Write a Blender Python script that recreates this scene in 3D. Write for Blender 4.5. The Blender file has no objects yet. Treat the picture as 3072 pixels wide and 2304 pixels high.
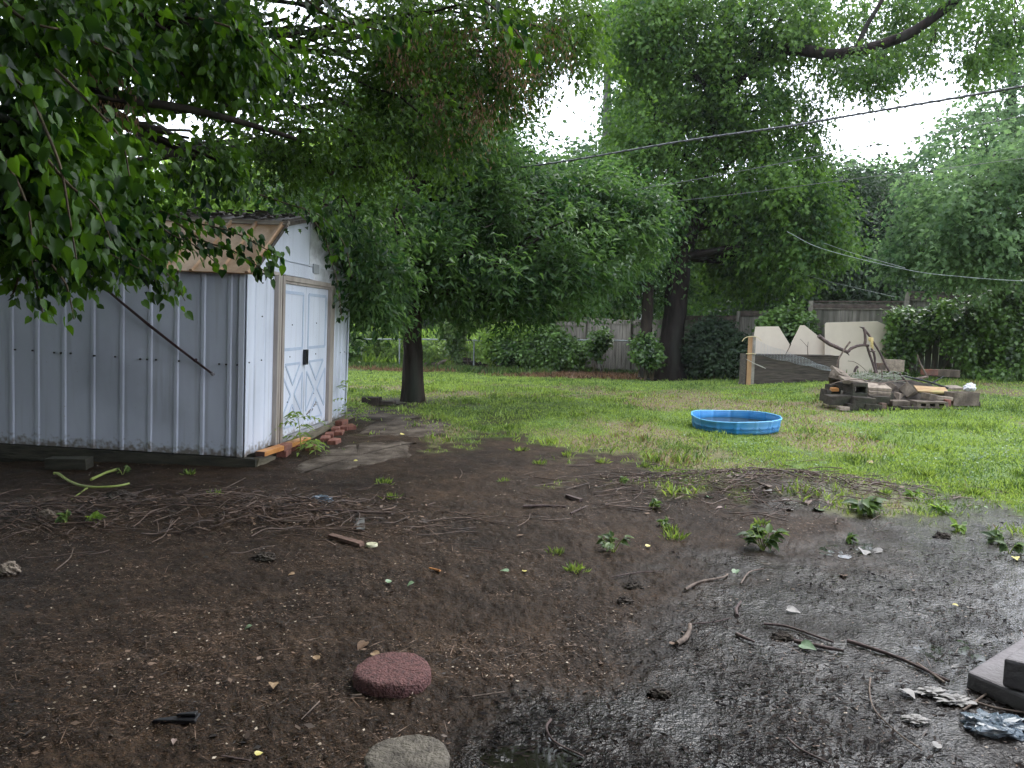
import bpy, math, random
import numpy as np
from mathutils import Vector, Matrix

# ------------------------------------------------------------------ camera, world, sun, exposure
scene = bpy.context.scene
COL = scene.collection
rad = math.radians
PITCH, ROLL, CAMH, FPX = rad(5.5), rad(1.0), 1.5, 2320.0      # FPX in pixels of the 3072 px wide photograph
fwd = np.array([0, math.cos(PITCH), -math.sin(PITCH)])
rx0 = np.array([1.0, 0, 0]); up0 = np.cross(rx0, fwd)
cx_ = math.cos(ROLL) * rx0 + math.sin(ROLL) * up0
cu_ = math.cos(ROLL) * up0 - math.sin(ROLL) * rx0
CAM = np.array([0, 0, CAMH])
cam_data = bpy.data.cameras.new("camera")
cam_data.sensor_width = 36.0
cam_data.lens = 36.0 * FPX / 3072.0
cam_data.clip_start = 0.05
cam_data.clip_end = 2000
cam = bpy.data.objects.new("camera", cam_data)
COL.objects.link(cam)
cam.matrix_world = Matrix(((cx_[0], cu_[0], -fwd[0], 0), (cx_[1], cu_[1], -fwd[1], 0), (cx_[2], cu_[2], -fwd[2], CAMH), (0, 0, 0, 1)))
scene.camera = cam

SUN_EL, SUN_ROT = rad(54), rad(38)
world = bpy.data.worlds.new("World")
scene.world = world
world.use_nodes = True
wn = world.node_tree.nodes; wl = world.node_tree.links
bg = wn["Background"]
sky = wn.new("ShaderNodeTexSky"); sky.sky_type = 'NISHITA'; sky.sun_disc = False
sky.sun_elevation = SUN_EL; sky.sun_rotation = SUN_ROT; sky.dust_density = 4.0; sky.air_density = 1.0
hs = wn.new("ShaderNodeHueSaturation"); hs.inputs["Saturation"].default_value = 0.22
mxw = wn.new("ShaderNodeMixRGB"); mxw.inputs[0].default_value = 0.6; mxw.inputs[2].default_value = (17.5, 18.8, 21.5, 1)
wl.new(sky.outputs[0], hs.inputs["Color"]); wl.new(hs.outputs[0], mxw.inputs[1]); wl.new(mxw.outputs[0], bg.inputs[0])
bg.inputs[1].default_value = 0.15

sd = bpy.data.lights.new("sun", 'SUN'); sd.energy = 1.25; sd.angle = rad(25); sd.color = (1.0, 0.96, 0.9)
so = bpy.data.objects.new("sun", sd); COL.objects.link(so)
so.rotation_euler = (math.pi / 2 - SUN_EL, 0, math.pi - SUN_ROT + 0.0)
sv = Vector((math.sin(SUN_ROT) * math.cos(SUN_EL), math.cos(SUN_ROT) * math.cos(SUN_EL), math.sin(SUN_EL)))
so.rotation_euler = (-sv).to_track_quat('-Z', 'Y').to_euler()
scene.view_settings.view_transform = 'Standard'
scene.view_settings.look = 'None'
scene.view_settings.exposure = 0.58
scene.view_settings.gamma = 1.0
scene.view_settings.use_curve_mapping = False
scene.cycles.max_bounces = 6
scene.cycles.diffuse_bounces = 3
scene.cycles.glossy_bounces = 3
scene.cycles.transmission_bounces = 5
scene.cycles.transparent_max_bounces = 6
scene.cycles.caustics_reflective = False
scene.cycles.caustics_refractive = False
scene.cycles.sample_clamp_indirect = 4.0

# ------------------------------------------------------------------ helpers
S = 3072.0 / 2212.0
rng = np.random.default_rng(7)
random.seed(7)

def sst(a, b, t):
    t = np.clip((t - a) / (b - a), 0, 1)
    return t * t * (3 - 2 * t)

def _h(ix, iy, seed):
    n = (ix * 374761393 + iy * 668265263 + seed * 974634777) & 0xFFFFFFFF
    n = ((n ^ (n >> 13)) * 1274126177) & 0xFFFFFFFF
    return ((n ^ (n >> 16)) & 0xFFFF) / 65535.0

def vnoise(x, y, seed=0):
    x = np.asarray(x, float); y = np.asarray(y, float)
    ix = np.floor(x).astype(np.int64); iy = np.floor(y).astype(np.int64)
    fx = x - ix; fy = y - iy
    fx = fx * fx * (3 - 2 * fx); fy = fy * fy * (3 - 2 * fy)
    a = _h(ix, iy, seed); b = _h(ix + 1, iy, seed); c = _h(ix, iy + 1, seed); d = _h(ix + 1, iy + 1, seed)
    return (a + (b - a) * fx) * (1 - fy) + (c + (d - c) * fx) * fy

def fbm(x, y, seed=0, octv=4):
    s = 0; amp = 0.5; t = 0
    for i in range(octv):
        s = s + amp * vnoise(x * 2 ** i + 17.3 * i, y * 2 ** i - 9.1 * i, seed + i); t += amp; amp *= 0.5
    return s / t            # 0..1

def proj(p):                # world -> pixels of the 2212 px wide view
    p = np.asarray(p, float); d = p - CAM
    z = d @ fwd
    z = np.where(z < 0.05, 0.05, z)
    return (1536 + FPX * (d @ cx_) / z) / S, (1152 - FPX * (d @ cu_) / z) / S

def ray(px, py):
    return fwd + cx_ * (px * S - 1536) / FPX - cu_ * (py * S - 1152) / FPX

def at(px, py, Y):          # the world point seen at a pixel, Y metres ahead
    d = ray(px, py)
    return CAM + d * (Y / d[1])

HEAPS = []
def gz(x, y, heaps=True):
    x = np.asarray(x, float); y = np.asarray(y, float)
    z = -0.6 * sst(12, 28, y) + 1.0 * sst(29, 44, y) + 0.32 * sst(3, 10, x) * sst(9, 17, y)
    z = z + (fbm(x * 0.6, y * 0.6, 3, 3) - 0.5) * 0.07 * sst(2, 7, np.hypot(x, y))
    if heaps:
        for hx, hy, rx, ry, h in HEAPS:
            z = z + h * np.exp(-(((x - hx) / rx) ** 2 + ((y - hy) / ry) ** 2))
    return z

def G(px, py):              # the ground point seen at a pixel
    d = ray(px, py); t = 0.5
    lo, hi = 0.2, 200.0
    for t in np.geomspace(0.5, 120, 400):
        p = CAM + d * t
        if p[2] < float(gz(p[0], p[1])):
            hi = t; break
        lo = t
    for _ in range(30):
        t = (lo + hi) / 2; p = CAM + d * t
        if p[2] < float(gz(p[0], p[1])): hi = t
        else: lo = t
    return CAM + d * hi
for (hx, hy, rx, ry, h) in ((1650, 1062, 1.0, 0.42, 0.14), (560, 1110, 1.0, 0.35, 0.06), (90, 1120, 0.5, 0.4, 0.05)):
    p = G(hx, hy); HEAPS.append((p[0], p[1], rx, ry, h))

def tag(o, label=None, cat=None, group=None, kind=None):
    if label: o["label"] = label
    if cat: o["category"] = cat
    if group: o["group"] = group
    if kind: o["kind"] = kind
    return o

def empty(name, loc=(0, 0, 0), rz=0.0, rot=None):
    o = bpy.data.objects.new(name, None); COL.objects.link(o)
    o.empty_display_size = 0.1
    o.location = Vector([float(v) for v in loc])
    o.rotation_euler = rot.to_euler() if rot is not None else (0, 0, rz)
    return o

def link(name, me, mat, parent=None, loc=None, rot=None):
    o = bpy.data.objects.new(name, me); COL.objects.link(o)
    if mat is not None: me.materials.append(mat)
    if parent is not None: o.parent = parent
    if loc is not None: o.location = Vector([float(v) for v in loc])
    if rot is not None: o.rotation_euler = rot
    return o

class MB:
    def __init__(s): s.v = []; s.f = []; s.sm = []
    def add(s, vs, fs, smooth=False):
        n = len(s.v); s.v += [tuple(float(c) for c in v) for v in vs]; s.f += [tuple(i + n for i in f) for f in fs]; s.sm += [smooth] * len(fs); return s
    def box(s, c, d, rz=0, m=None, j=0.0):
        x, y, z = [k / 2 for k in d]
        vs = [Vector((sx * x + random.uniform(-j, j), sy * y + random.uniform(-j, j), sz * z + random.uniform(-j, j))) for sz in (-1, 1) for sy in (-1, 1) for sx in (-1, 1)]
        M = m if m is not None else Matrix.Rotation(rz, 4, 'Z')
        vs = [M @ v + Vector([float(k) for k in c]) for v in vs]
        return s.add(vs, [(0, 2, 3, 1), (4, 5, 7, 6), (0, 1, 5, 4), (2, 6, 7, 3), (0, 4, 6, 2), (1, 3, 7, 5)])
    def prism(s, pts, z0, z1, axes=None):      # outline extruded along z (or any axes)
        n = len(pts)
        A = axes or (Vector((1, 0, 0)), Vector((0, 1, 0)), Vector((0, 0, 1)), Vector((0, 0, 0)))
        P = lambda a, b, c: A[0] * a + A[1] * b + A[2] * c + A[3]
        vs = [P(a, b, z0) for a, b in pts] + [P(a, b, z1) for a, b in pts]
        return s.add(vs, [tuple(range(n))[::-1], tuple(range(n, 2 * n))] + [(i, (i + 1) % n, n + (i + 1) % n, n + i) for i in range(n)])
    def tube(s, pts, rads, n=8, smooth=True, cap=True, wob=0.0):
        pts = [Vector([float(c) for c in p]) for p in pts]
        if not hasattr(rads, '__len__'): rads = [rads] * len(pts)
        rings = []; ref = None
        for i, p in enumerate(pts):
            t = (pts[min(i + 1, len(pts) - 1)] - pts[max(i - 1, 0)]).normalized()
            if ref is None: ref = t.orthogonal().normalized()
            ref = (ref - t * ref.dot(t))
            ref = ref.normalized() if ref.length > 1e-6 else t.orthogonal().normalized()
            b = t.cross(ref)
            rings.append([p + (ref * math.cos(a) + b * math.sin(a)) * rads[i] * (1 + random.uniform(-wob, wob)) for a in [2 * math.pi * k / n for k in range(n)]])
        vs = [v for r in rings for v in r]
        fs = [(i * n + k, i * n + (k + 1) % n, (i + 1) * n + (k + 1) % n, (i + 1) * n + k) for i in range(len(pts) - 1) for k in range(n)]
        s.add(vs, fs, smooth)
        if cap:
            s.add(rings[0], [tuple(range(n))[::-1]]); s.add(rings[-1], [tuple(range(n))])
        return s
    def lathe(s, prof, n=48, c=(0, 0, 0), rf=None, smooth=True):
        vs = []
        for r, z in prof:
            for k in range(n):
                a = 2 * math.pi * k / n; q = r * (rf(a, z) if rf else 1)
                vs.append((c[0] + q * math.cos(a), c[1] + q * math.sin(a), c[2] + z))
        fs = [(i * n + k, i * n + (k + 1) % n, (i + 1) * n + (k + 1) % n, (i + 1) * n + k) for i in range(len(prof) - 1) for k in range(n)]
        return s.add(vs, fs, smooth)
    def build(s, name, mat, parent=None, loc=None, rot=None, bevel=0):
        me = bpy.data.meshes.new(name); me.from_pydata(s.v, [], s.f); me.update()
        me.polygons.foreach_set("use_smooth", s.sm)
        o = link(name, me, mat, parent, loc, rot)
        if bevel:
            b = o.modifiers.new("bevel", 'BEVEL'); b.width = bevel; b.segments = 2; b.limit_method = 'ANGLE'
        return o

# ------------------------------------------------------------------ materials
def M_(name):
    m = bpy.data.materials.new(name); m.use_nodes = True
    nt = m.node_tree; return m, nt.nodes, nt.links, nt.nodes["Principled BSDF"]

def mat(name, c1, c2=None, scale=8, rough=0.6, bump=0.0, bscale=None, stretch=None, metal=0, spec=0.5, c3=None, detail=6, coord='Object', cs=(0.35, 0.65)):
    m, n, l, b = M_(name)
    b.inputs["Roughness"].default_value = rough; b.inputs["Metallic"].default_value = metal
    b.inputs["Specular IOR Level"].default_value = spec
    c2 = c2 or c1
    tc = n.new("ShaderNodeTexCoord"); mp = n.new("ShaderNodeMapping"); l.new(tc.outputs[coord], mp.inputs[0])
    if stretch: mp.inputs["Scale"].default_value = stretch
    no = n.new("ShaderNodeTexNoise"); no.inputs["Scale"].default_value = scale; no.inputs["Detail"].default_value = detail; no.inputs["Roughness"].default_value = 0.65
    l.new(mp.outputs[0], no.inputs["Vector"])
    cr = n.new("ShaderNodeValToRGB"); cr.color_ramp.elements[0].position = cs[0]; cr.color_ramp.elements[1].position = cs[1]
    cr.color_ramp.elements[0].color = (*c1, 1); cr.color_ramp.elements[1].color = (*c2, 1)
    l.new(no.outputs["Fac"], cr.inputs[0]); out = cr.outputs[0]
    if c3:
        n2 = n.new("ShaderNodeTexNoise"); n2.inputs["Scale"].default_value = scale * 0.23; n2.inputs["Detail"].default_value = 4; l.new(mp.outputs[0], n2.inputs["Vector"])
        r2 = n.new("ShaderNodeValToRGB"); r2.color_ramp.elements[0].position = 0.52; r2.color_ramp.elements[1].position = 0.68; l.new(n2.outputs["Fac"], r2.inputs[0])
        mx = n.new("ShaderNodeMixRGB"); mx.inputs[2].default_value = (*c3, 1); l.new(r2.outputs[0], mx.inputs[0]); l.new(out, mx.inputs[1]); out = mx.outputs[0]
    l.new(out, b.inputs["Base Color"])
    if bump:
        nb = n.new("ShaderNodeTexNoise"); nb.inputs["Scale"].default_value = bscale or scale * 2; nb.inputs["Detail"].default_value = 8; l.new(mp.outputs[0], nb.inputs["Vector"])
        bp = n.new("ShaderNodeBump"); bp.inputs["Strength"].default_value = min(1, bump); bp.inputs["Distance"].default_value = 0.02; l.new(nb.outputs["Fac"], bp.inputs["Height"]); l.new(bp.outputs[0], b.inputs["Normal"])
    return m

def leaf_mat(name, dark, light, trans=0.35, rough=0.42, nscale=1.2, spec=0.4):
    m, n, l, b = M_(name)
    b.inputs["Roughness"].default_value = rough; b.inputs["Specular IOR Level"].default_value = spec
    at_ = n.new("ShaderNodeAttribute"); at_.attribute_name = "rnd"
    tc = n.new("ShaderNodeTexCoord"); no = n.new("ShaderNodeTexNoise"); no.inputs["Scale"].default_value = nscale; no.inputs["Detail"].default_value = 2
    l.new(tc.outputs["Object"], no.inputs["Vector"])
    ad = n.new("ShaderNodeMath"); ad.operation = 'MULTIPLY_ADD'; l.new(no.outputs["Fac"], ad.inputs[0]); ad.inputs[1].default_value = 1.6; ad.inputs[2].default_value = -0.68
    a2 = n.new("ShaderNodeMath"); a2.operation = 'MULTIPLY_ADD'; l.new(at_.outputs["Fac"], a2.inputs[0]); a2.inputs[1].default_value = 0.95; l.new(ad.outputs[0], a2.inputs[2])
    cr = n.new("ShaderNodeValToRGB"); cr.color_ramp.elements[0].color = (*dark, 1); cr.color_ramp.elements[1].color = (*light, 1)
    cr.color_ramp.elements[0].position = 0.15; cr.color_ramp.elements[1].position = 0.95
    l.new(a2.outputs[0], cr.inputs[0]); l.new(cr.outputs[0], b.inputs["Base Color"])
    tr = n.new("ShaderNodeBsdfTranslucent")
    hsn = n.new("ShaderNodeHueSaturation"); hsn.inputs["Value"].default_value = 1.9; hsn.inputs["Saturation"].default_value = 1.1; hsn.inputs["Hue"].default_value = 0.485
    l.new(cr.outputs[0], hsn.inputs["Color"]); l.new(hsn.outputs[0], tr.inputs["Color"])
    mx = n.new("ShaderNodeMixShader"); mx.inputs[0].default_value = trans
    l.new(b.outputs[0], mx.inputs[1]); l.new(tr.outputs[0], mx.inputs[2]); l.new(mx.outputs[0], n["Material Output"].inputs["Surface"])
    return m

MT = {}
MT['leaf_near'] = leaf_mat('leaf_near', (0.008, 0.028, 0.008), (0.085, 0.19, 0.024), 0.45, 0.38, 1.6, 0.35)
MT['leaf_box'] = leaf_mat('leaf_box', (0.014, 0.038, 0.008), (0.075, 0.15, 0.025), 0.45, 0.5, 1.4, .3)
MT['leaf_pecan'] = leaf_mat('leaf_pecan', (0.015, 0.048, 0.016), (0.085, 0.165, 0.045), 0.42, 0.45, 1.3, 0.35)
MT['leaf_maple'] = leaf_mat('leaf_maple', (0.016, 0.052, 0.014), (0.10, 0.19, 0.038), 0.45, .5, 1.0, .3)
MT['leaf_far'] = leaf_mat('leaf_far', (0.035, 0.08, 0.035), (0.13, 0.215, 0.09), 0.5, 0.6, 0.6)
MT['leaf_dark'] = leaf_mat('leaf_dark', (0.012, 0.028, 0.016), (0.045, 0.08, 0.035), 0.25, 0.6, 0.6)
MT['leaf_lime'] = leaf_mat('leaf_lime', (0.08, 0.15, 0.03), (0.25, 0.38, 0.08), 0.45, 0.45, 1.5)
MT['leaf_ivy'] = leaf_mat('leaf_ivy', (0.02, 0.05, 0.014), (0.14, 0.25, 0.06), 0.3, 0.3, 1.4, 0.5)
MT['leaf_vine'] = leaf_mat('leaf_vine', (0.04, 0.08, 0.025), (0.14, 0.22, 0.06), 0.35, 0.4, 1.4)
MT['grass'] = leaf_mat('grass', (0.07, 0.13, 0.03), (0.30, 0.41, 0.10), 0.4, 0.32, 0.9, 0.6)
MT['grass_dry'] = leaf_mat('grass_dry', (0.14, 0.11, 0.05), (0.34, 0.28, 0.15), 0.3, 0.6, 0.7)
MT['bark'] = mat('bark', (0.012, 0.009, 0.008), (0.05, 0.038, 0.031), 9, 0.9, 1.0, 14, (1, 1, 0.18), spec=.15, c3=(0.04, 0.045, 0.035))
MT['bark_big'] = mat('bark_big', (0.007, 0.005, 0.005), (0.03, 0.022, 0.02), 8, 0.9, 1.0, 12, (1, 1, 0.16), spec=.15, c3=(0.03, 0.03, 0.026))
MT['bark_pale'] = mat('bark_pale', (0.07, 0.07, 0.065), (0.16, 0.16, 0.15), 5, 0.9, 0.8, 9, (1, 1, 0.2))
MT['twig'] = mat('twig', (0.05, 0.035, 0.022), (0.14, 0.1, 0.06), 20, 0.8)
MT['seed'] = leaf_mat('seed', (0.12, 0.07, 0.04), (0.3, 0.19, 0.11), 0.3, 0.6)

# ------------------------------------------------------------------ ground
LAWN = np.array([[-200, 850], [750, 868], [860, 882], [930, 892], [1000, 912], [1100, 935], [1200, 962], [1320, 985], [1420, 1012], [1520, 1030], [1600, 1030], [1720, 1052], [1850, 1080], [2000, 1085], [2212, 1105], [2600, 1150]], float)
WETL = np.array([[900, 1800], [1040, 1640], [1200, 1480], [1380, 1370], [1560, 1270], [1700, 1170], [1860, 1095], [2212, 1040], [2600, 1000]], float)

def masks(x, y):
    z = gz(x, y, False)
    px, py = proj(np.stack([x, y, z], -1))
    front = y > 0.8
    yb = np.interp(px, LAWN[:, 0], LAWN[:, 1]) + 14
    big = fbm(x * 1.1, y * 1.1, 21, 4) - 0.5; fine = fbm(x * 7, y * 7, 31, 3) - 0.5
    d = (yb - py)                                  # positive on the lawn
    g = sst(-0.45, 0.42, d / 75.0 + big * 2.3 + fine * 1.4)
    g = np.where(front, g, 0.0)
    g = np.where(y > 27.5, 1.0, g)
    for hx, hy, hrx, hry, hh in HEAPS: g = g * (1 - .96 * np.exp(-(((x - hx) / hrx) ** 2 + ((y - hy) / hry) ** 2) * .9))
    # worn spots in the lawn
    worn = sst(0.56, 0.72, fbm(x * 0.9 + 5, y * 0.55, 51, 4)) * sst(16, 8, y)
    near_edge = np.exp(-np.clip(d, 0, 400) / 70.0)
    g = g * (1 - 0.75 * worn * (0.35 + near_edge))
    # bare earth against the fences, under the big tree, along the shed
    for (qx, qy, r) in ((1445, 815, 1.1), (890, 868, 0.55)):
        p = G(qx, qy); g = g * (1 - np.exp(-((x - p[0]) ** 2 + (y - p[1]) ** 2) / r ** 2) * 0.9)
    lane = sst(24.0, 25.4, y) * sst(28, 26, y)
    g = g * (1 - 0.65 * lane)
    dry = sst(0.47, 0.66, fbm(x * 0.8, y * 0.8, 71, 4) + 0.12 * sst(13, 9, y)) * sst(20, 14, y) * g
    yw = np.interp(px, WETL[:, 0], WETL[:, 1])
    w = sst(-0.5, 0.5, (py - yw) / 260.0 + (fbm(x * 1.3, y * 1.3, 81, 5) - 0.5) * 2.2)
    w = np.where(front, w, 0.6) * (1 - g)
    return g, w, dry

def build_ground():
    az = np.radians(np.concatenate([np.arange(-180, -43, 4.0), np.linspace(-42, 42, 640), np.arange(46, 180.1, 4.0)]))
    rr = np.concatenate([np.geomspace(0.15, 1.2, 12)[:-1], np.geomspace(1.2, 46, 620), np.geomspace(49, 900, 26)])
    A, R = np.meshgrid(az, rr)
    X = (R * np.sin(A)).ravel(); Y = (R * np.cos(A)).ravel()
    g, w, dry = masks(X, Y)
    Z = gz(X, Y)
    r = R.ravel()
    # crumbly mud relief, fades with distance and under the turf
    amp = (1 - 0.6 * g) * sst(16, 5, r) * (1 - .6 * w)
    Z = Z + amp * ((fbm(X * 9, Y * 9, 5, 3) - 0.5) * 0.030 + (fbm(X * 34, Y * 34, 9, 3) - 0.5) * 0.026 * sst(9, 4, r))
    n_r, n_a = R.shape
    me = bpy.data.meshes.new("ground")
    nv = X.size
    me.vertices.add(nv); me.vertices.foreach_set("co", np.stack([X, Y, Z], -1).astype(np.float32).ravel())
    i, j = np.meshgrid(np.arange(n_r - 1), np.arange(n_a - 1), indexing='ij')
    q = np.stack([i * n_a + j, i * n_a + j + 1, (i + 1) * n_a + j + 1, (i + 1) * n_a + j], -1).reshape(-1, 4)[:, ::-1]
    nf = len(q)
    me.loops.add(nf * 4); me.loops.foreach_set("vertex_index", q.astype(np.int32).ravel())
    me.polygons.add(nf); me.polygons.foreach_set("loop_start", np.arange(0, nf * 4, 4, dtype=np.int32))
    me.update(calc_edges=True)
    me.polygons.foreach_set("use_smooth", np.ones(nf, bool))
    for nm, arr in (("lawn", g), ("wet", w), ("dry", dry)):
        a = me.attributes.new(nm, 'FLOAT', 'POINT'); a.data.foreach_set("value", arr.astype(np.float32))
    o = link("ground", me, ground_mat()); tag(o, kind='structure')
    return o

def ground_mat():
    m, n, l, b = M_('ground')
    tc = n.new("ShaderNodeTexCoord"); P = tc.outputs['Object']
    def noise(sc, det=8, rgh=0.65):
        q = n.new("ShaderNodeTexNoise"); q.inputs["Scale"].default_value = sc; q.inputs["Detail"].default_value = det; q.inputs["Roughness"].default_value = rgh; l.new(P, q.inputs["Vector"]); return q.outputs["Fac"]
    def ramp(f, stops):
        r = n.new("ShaderNodeValToRGB"); e = r.color_ramp.elements
        while len(e) < len(stops): e.new(0.5)
        for k, (p, c) in enumerate(stops): e[k].position = p; e[k].color = (*c, 1)
        l.new(f, r.inputs[0]); return r.outputs[0]
    def mix(f, a, c, t='MIX'):
        q = n.new("ShaderNodeMixRGB"); q.blend_type = t
        for k, v in ((0, f), (1, a), (2, c)):
            if isinstance(v, (int, float)): q.inputs[k].default_value = v
            elif isinstance(v, tuple): q.inputs[k].default_value = (*v, 1)
            else: l.new(v, q.inputs[k])
        return q.outputs[0]
    def attr(nm):
        a = n.new("ShaderNodeAttribute"); a.attribute_name = nm; return a.outputs["Fac"]
    mud = ramp(noise(4, 10, 0.7), [(0.3, (0.017, 0.0105, 0.0065)), (0.52, (0.032, 0.0205, 0.0128)), (0.75, (0.058, 0.038, 0.024))])
    crumbs = ramp(noise(60, 8, 0.85), [(0.38, (0.25, 0.24, 0.22)), (0.52, (1, 1, 1)), (0.66, (2.6, 2.3, 2.0))])
    mud = mix(1.0, mud, crumbs, 'MULTIPLY')
    chips = ramp(noise(130, 3, 0.5), [(0.68, (0, 0, 0)), (0.72, (1, 1, 1))])
    mud = mix(chips, mud, (0.14, 0.10, 0.07))
    stain = ramp(noise(1.1, 5, 0.6), [(0.35, (0.62, 0.6, 0.58)), (0.62, (1.25, 1.22, 1.18))])
    mud = mix(1.0, mud, stain, 'MULTIPLY')
    wetc = mix(1.0, mud, (0.28, 0.30, 0.36), 'MULTIPLY')
    c = mix(attr("wet"), mud, wetc)
    turf = ramp(noise(26, 8, 0.8), [(0.3, (0.035, 0.055, 0.015)), (0.5, (0.10, 0.16, 0.03)), (0.7, (0.2, 0.29, 0.06))])
    c = mix(attr("lawn"), c, turf)
    dryc = ramp(noise(40, 6, 0.8), [(0.35, (0.07, 0.06, 0.03)), (0.65, (0.26, 0.21, 0.12))])
    c = mix(attr("dry"), c, dryc)
    l.new(c, b.inputs["Base Color"])
    # roughness: wet mud shines
    wm = n.new("ShaderNodeMath"); wm.operation = 'MULTIPLY_ADD'; l.new(attr("wet"), wm.inputs[0]); wm.inputs[1].default_value = -0.50; wm.inputs[2].default_value = 0.62
    pn = noise(3.0, 5); pm = n.new("ShaderNodeMath"); pm.operation = 'MULTIPLY_ADD'; l.new(pn, pm.inputs[0]); pm.inputs[1].default_value = 0.3; pm.inputs[2].default_value = -0.15
    ra = n.new("ShaderNodeMath"); ra.operation = 'ADD'; ra.use_clamp = True; l.new(wm.outputs[0], ra.inputs[0]); l.new(pm.outputs[0], ra.inputs[1])
    sp_ = n.new("ShaderNodeMath"); sp_.operation = 'MULTIPLY_ADD'; l.new(attr("wet"), sp_.inputs[0]); sp_.inputs[1].default_value = 0.36; sp_.inputs[2].default_value = 0.0
    film = ramp(noise(3.2, 4, 0.55), [(0.36, (0.08, 0.08, 0.08)), (0.66, (1, 1, 1))])
    sm_ = n.new("ShaderNodeMath"); sm_.operation = 'MULTIPLY'; l.new(sp_.outputs[0], sm_.inputs[0]); l.new(film, sm_.inputs[1])
    sa_ = n.new("ShaderNodeMath"); sa_.operation = 'ADD'; l.new(sm_.outputs[0], sa_.inputs[0]); sa_.inputs[1].default_value = 0.14; l.new(sa_.outputs[0], b.inputs["Specular IOR Level"])
    fw = n.new("ShaderNodeMath"); fw.operation = 'MULTIPLY'; l.new(attr("wet"), fw.inputs[0]); l.new(film, fw.inputs[1])
    rf_ = n.new("ShaderNodeMath"); rf_.operation = 'MULTIPLY_ADD'; rf_.use_clamp = True; l.new(fw.outputs[0], rf_.inputs[0]); rf_.inputs[1].default_value = -0.25; l.new(ra.outputs[0], rf_.inputs[2])
    mx_ = n.new("ShaderNodeMath"); mx_.operation = 'MAXIMUM'; l.new(rf_.outputs[0], mx_.inputs[0]); mx_.inputs[1].default_value = 0.05; l.new(mx_.outputs[0], b.inputs["Roughness"])
    bs_ = n.new("ShaderNodeMath"); bs_.operation = 'MULTIPLY_ADD'; l.new(fw.outputs[0], bs_.inputs[0]); bs_.inputs[1].default_value = -0.6; bs_.inputs[2].default_value = 0.9
    b1 = n.new("ShaderNodeBump"); b1.inputs["Strength"].default_value = 0.36; b1.inputs["Distance"].default_value = 0.02; l.new(noise(42, 3, 0.6), b1.inputs["Height"])
    b2 = n.new("ShaderNodeBump"); b2.inputs["Strength"].default_value = 1.0; b2.inputs["Distance"].default_value = 0.010; l.new(noise(85, 2, 0.6), b2.inputs["Height"]); l.new(b1.outputs[0], b2.inputs["Normal"])
    l.new(bs_.outputs[0], b2.inputs["Strength"]); l.new(b2.outputs[0], b.inputs["Normal"])
    return m
build_ground()

def ground_sheet(name, poly, m, h=0.012, sub=None):       # thin irregular slab lying on the ground, outline given in pixels
    pts = [G(x, y) for x, y in poly]
    out = []
    n = len(pts)
    for i in range(n):
        a, b = pts[i], pts[(i + 1) % n]
        k = max(2, int(np.linalg.norm(b - a) / 0.06))
        for t in range(k):
            q = a + (b - a) * t / k
            out.append((q[0] + (float(vnoise(q[0] * 5, q[1] * 5, 3)) - .5) * .22 + random.uniform(-.02, .02), q[1] + (float(vnoise(q[0] * 5 + 9, q[1] * 5, 4)) - .5) * .22 + random.uniform(-.02, .02)))
    c = np.mean(out, 0); mb = MB()
    zz = float(np.mean([gz(*q) for q in out])) + h
    vs = [(c[0], c[1], float(gz(c[0], c[1])) + h)]; rings = 14
    for r in range(1, rings + 1):
        for q in out:
            x = c[0] + (q[0] - c[0]) * r / rings; y = c[1] + (q[1] - c[1]) * r / rings
            e = h if r < rings else -0.03
            vs.append((x, y, float(gz(x, y)) + e))
    N = len(out); fs = [(0, 1 + i, 1 + (i + 1) % N) for i in range(N)]
    for r in range(rings - 1):
        fs += [(1 + r * N + i, 1 + (r + 1) * N + i, 1 + (r + 1) * N + (i + 1) % N, 1 + r * N + (i + 1) % N) for i in range(N)]
    mb.add(vs, fs, True)
    return mb.build(name, m)

MT['slab'] = mat('slab', (0.05, 0.038, 0.028), (0.18, 0.15, 0.12), 3.5, 0.85, 0.8, 60, spec=.15, c3=(0.022, 0.015, 0.010), cs=(0.40, 0.66))
for poly in (((778, 886), (860, 884), (925, 896), (905, 906), (845, 910), (783, 908)),
             ((812, 911), (905, 908), (990, 905), (965, 928), (935, 946), (800, 944), (775, 930)),
             ((640, 1000), (740, 962), (820, 952), (905, 955), (892, 985), (760, 1015), (640, 1030))):
    tag(ground_sheet("path", poly, MT['slab'], 0.009), kind='structure')
m, n_, l_, b_ = M_('puddle'); b_.inputs["Base Color"].default_value = (0.012, 0.012, 0.008, 1); b_.inputs["Roughness"].default_value = 0.04; MT['puddle'] = m
def puddle(px, py, rx_, ry_, dz, seed):
    c = G(px, py); mb = MB(); vs = [(c[0], c[1], c[2] + dz)]
    N = 40
    for k in range(N):
        a = 2 * math.pi * k / N; q = 0.75 + 0.5 * float(vnoise(math.cos(a) * 2 + 9, math.sin(a) * 2 + seed, seed))
        vs.append((c[0] + rx_ * q * math.cos(a), c[1] + ry_ * q * math.sin(a), c[2] + dz))
    mb.add(vs, [(0, 1 + k, 1 + (k + 1) % N) for k in range(N)])
    tag(mb.build("puddle", MT['puddle']), kind='structure')
puddle(1135, 1640, 0.16, 0.09, 0.004, 3)
puddle(2050, 1405, 0.26, 0.14, -0.003, 5)
puddle(1180, 1590, 0.10, 0.05, -0.001, 8)
puddle(1880, 1190, 0.35, 0.16, -0.002, 9)

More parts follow.
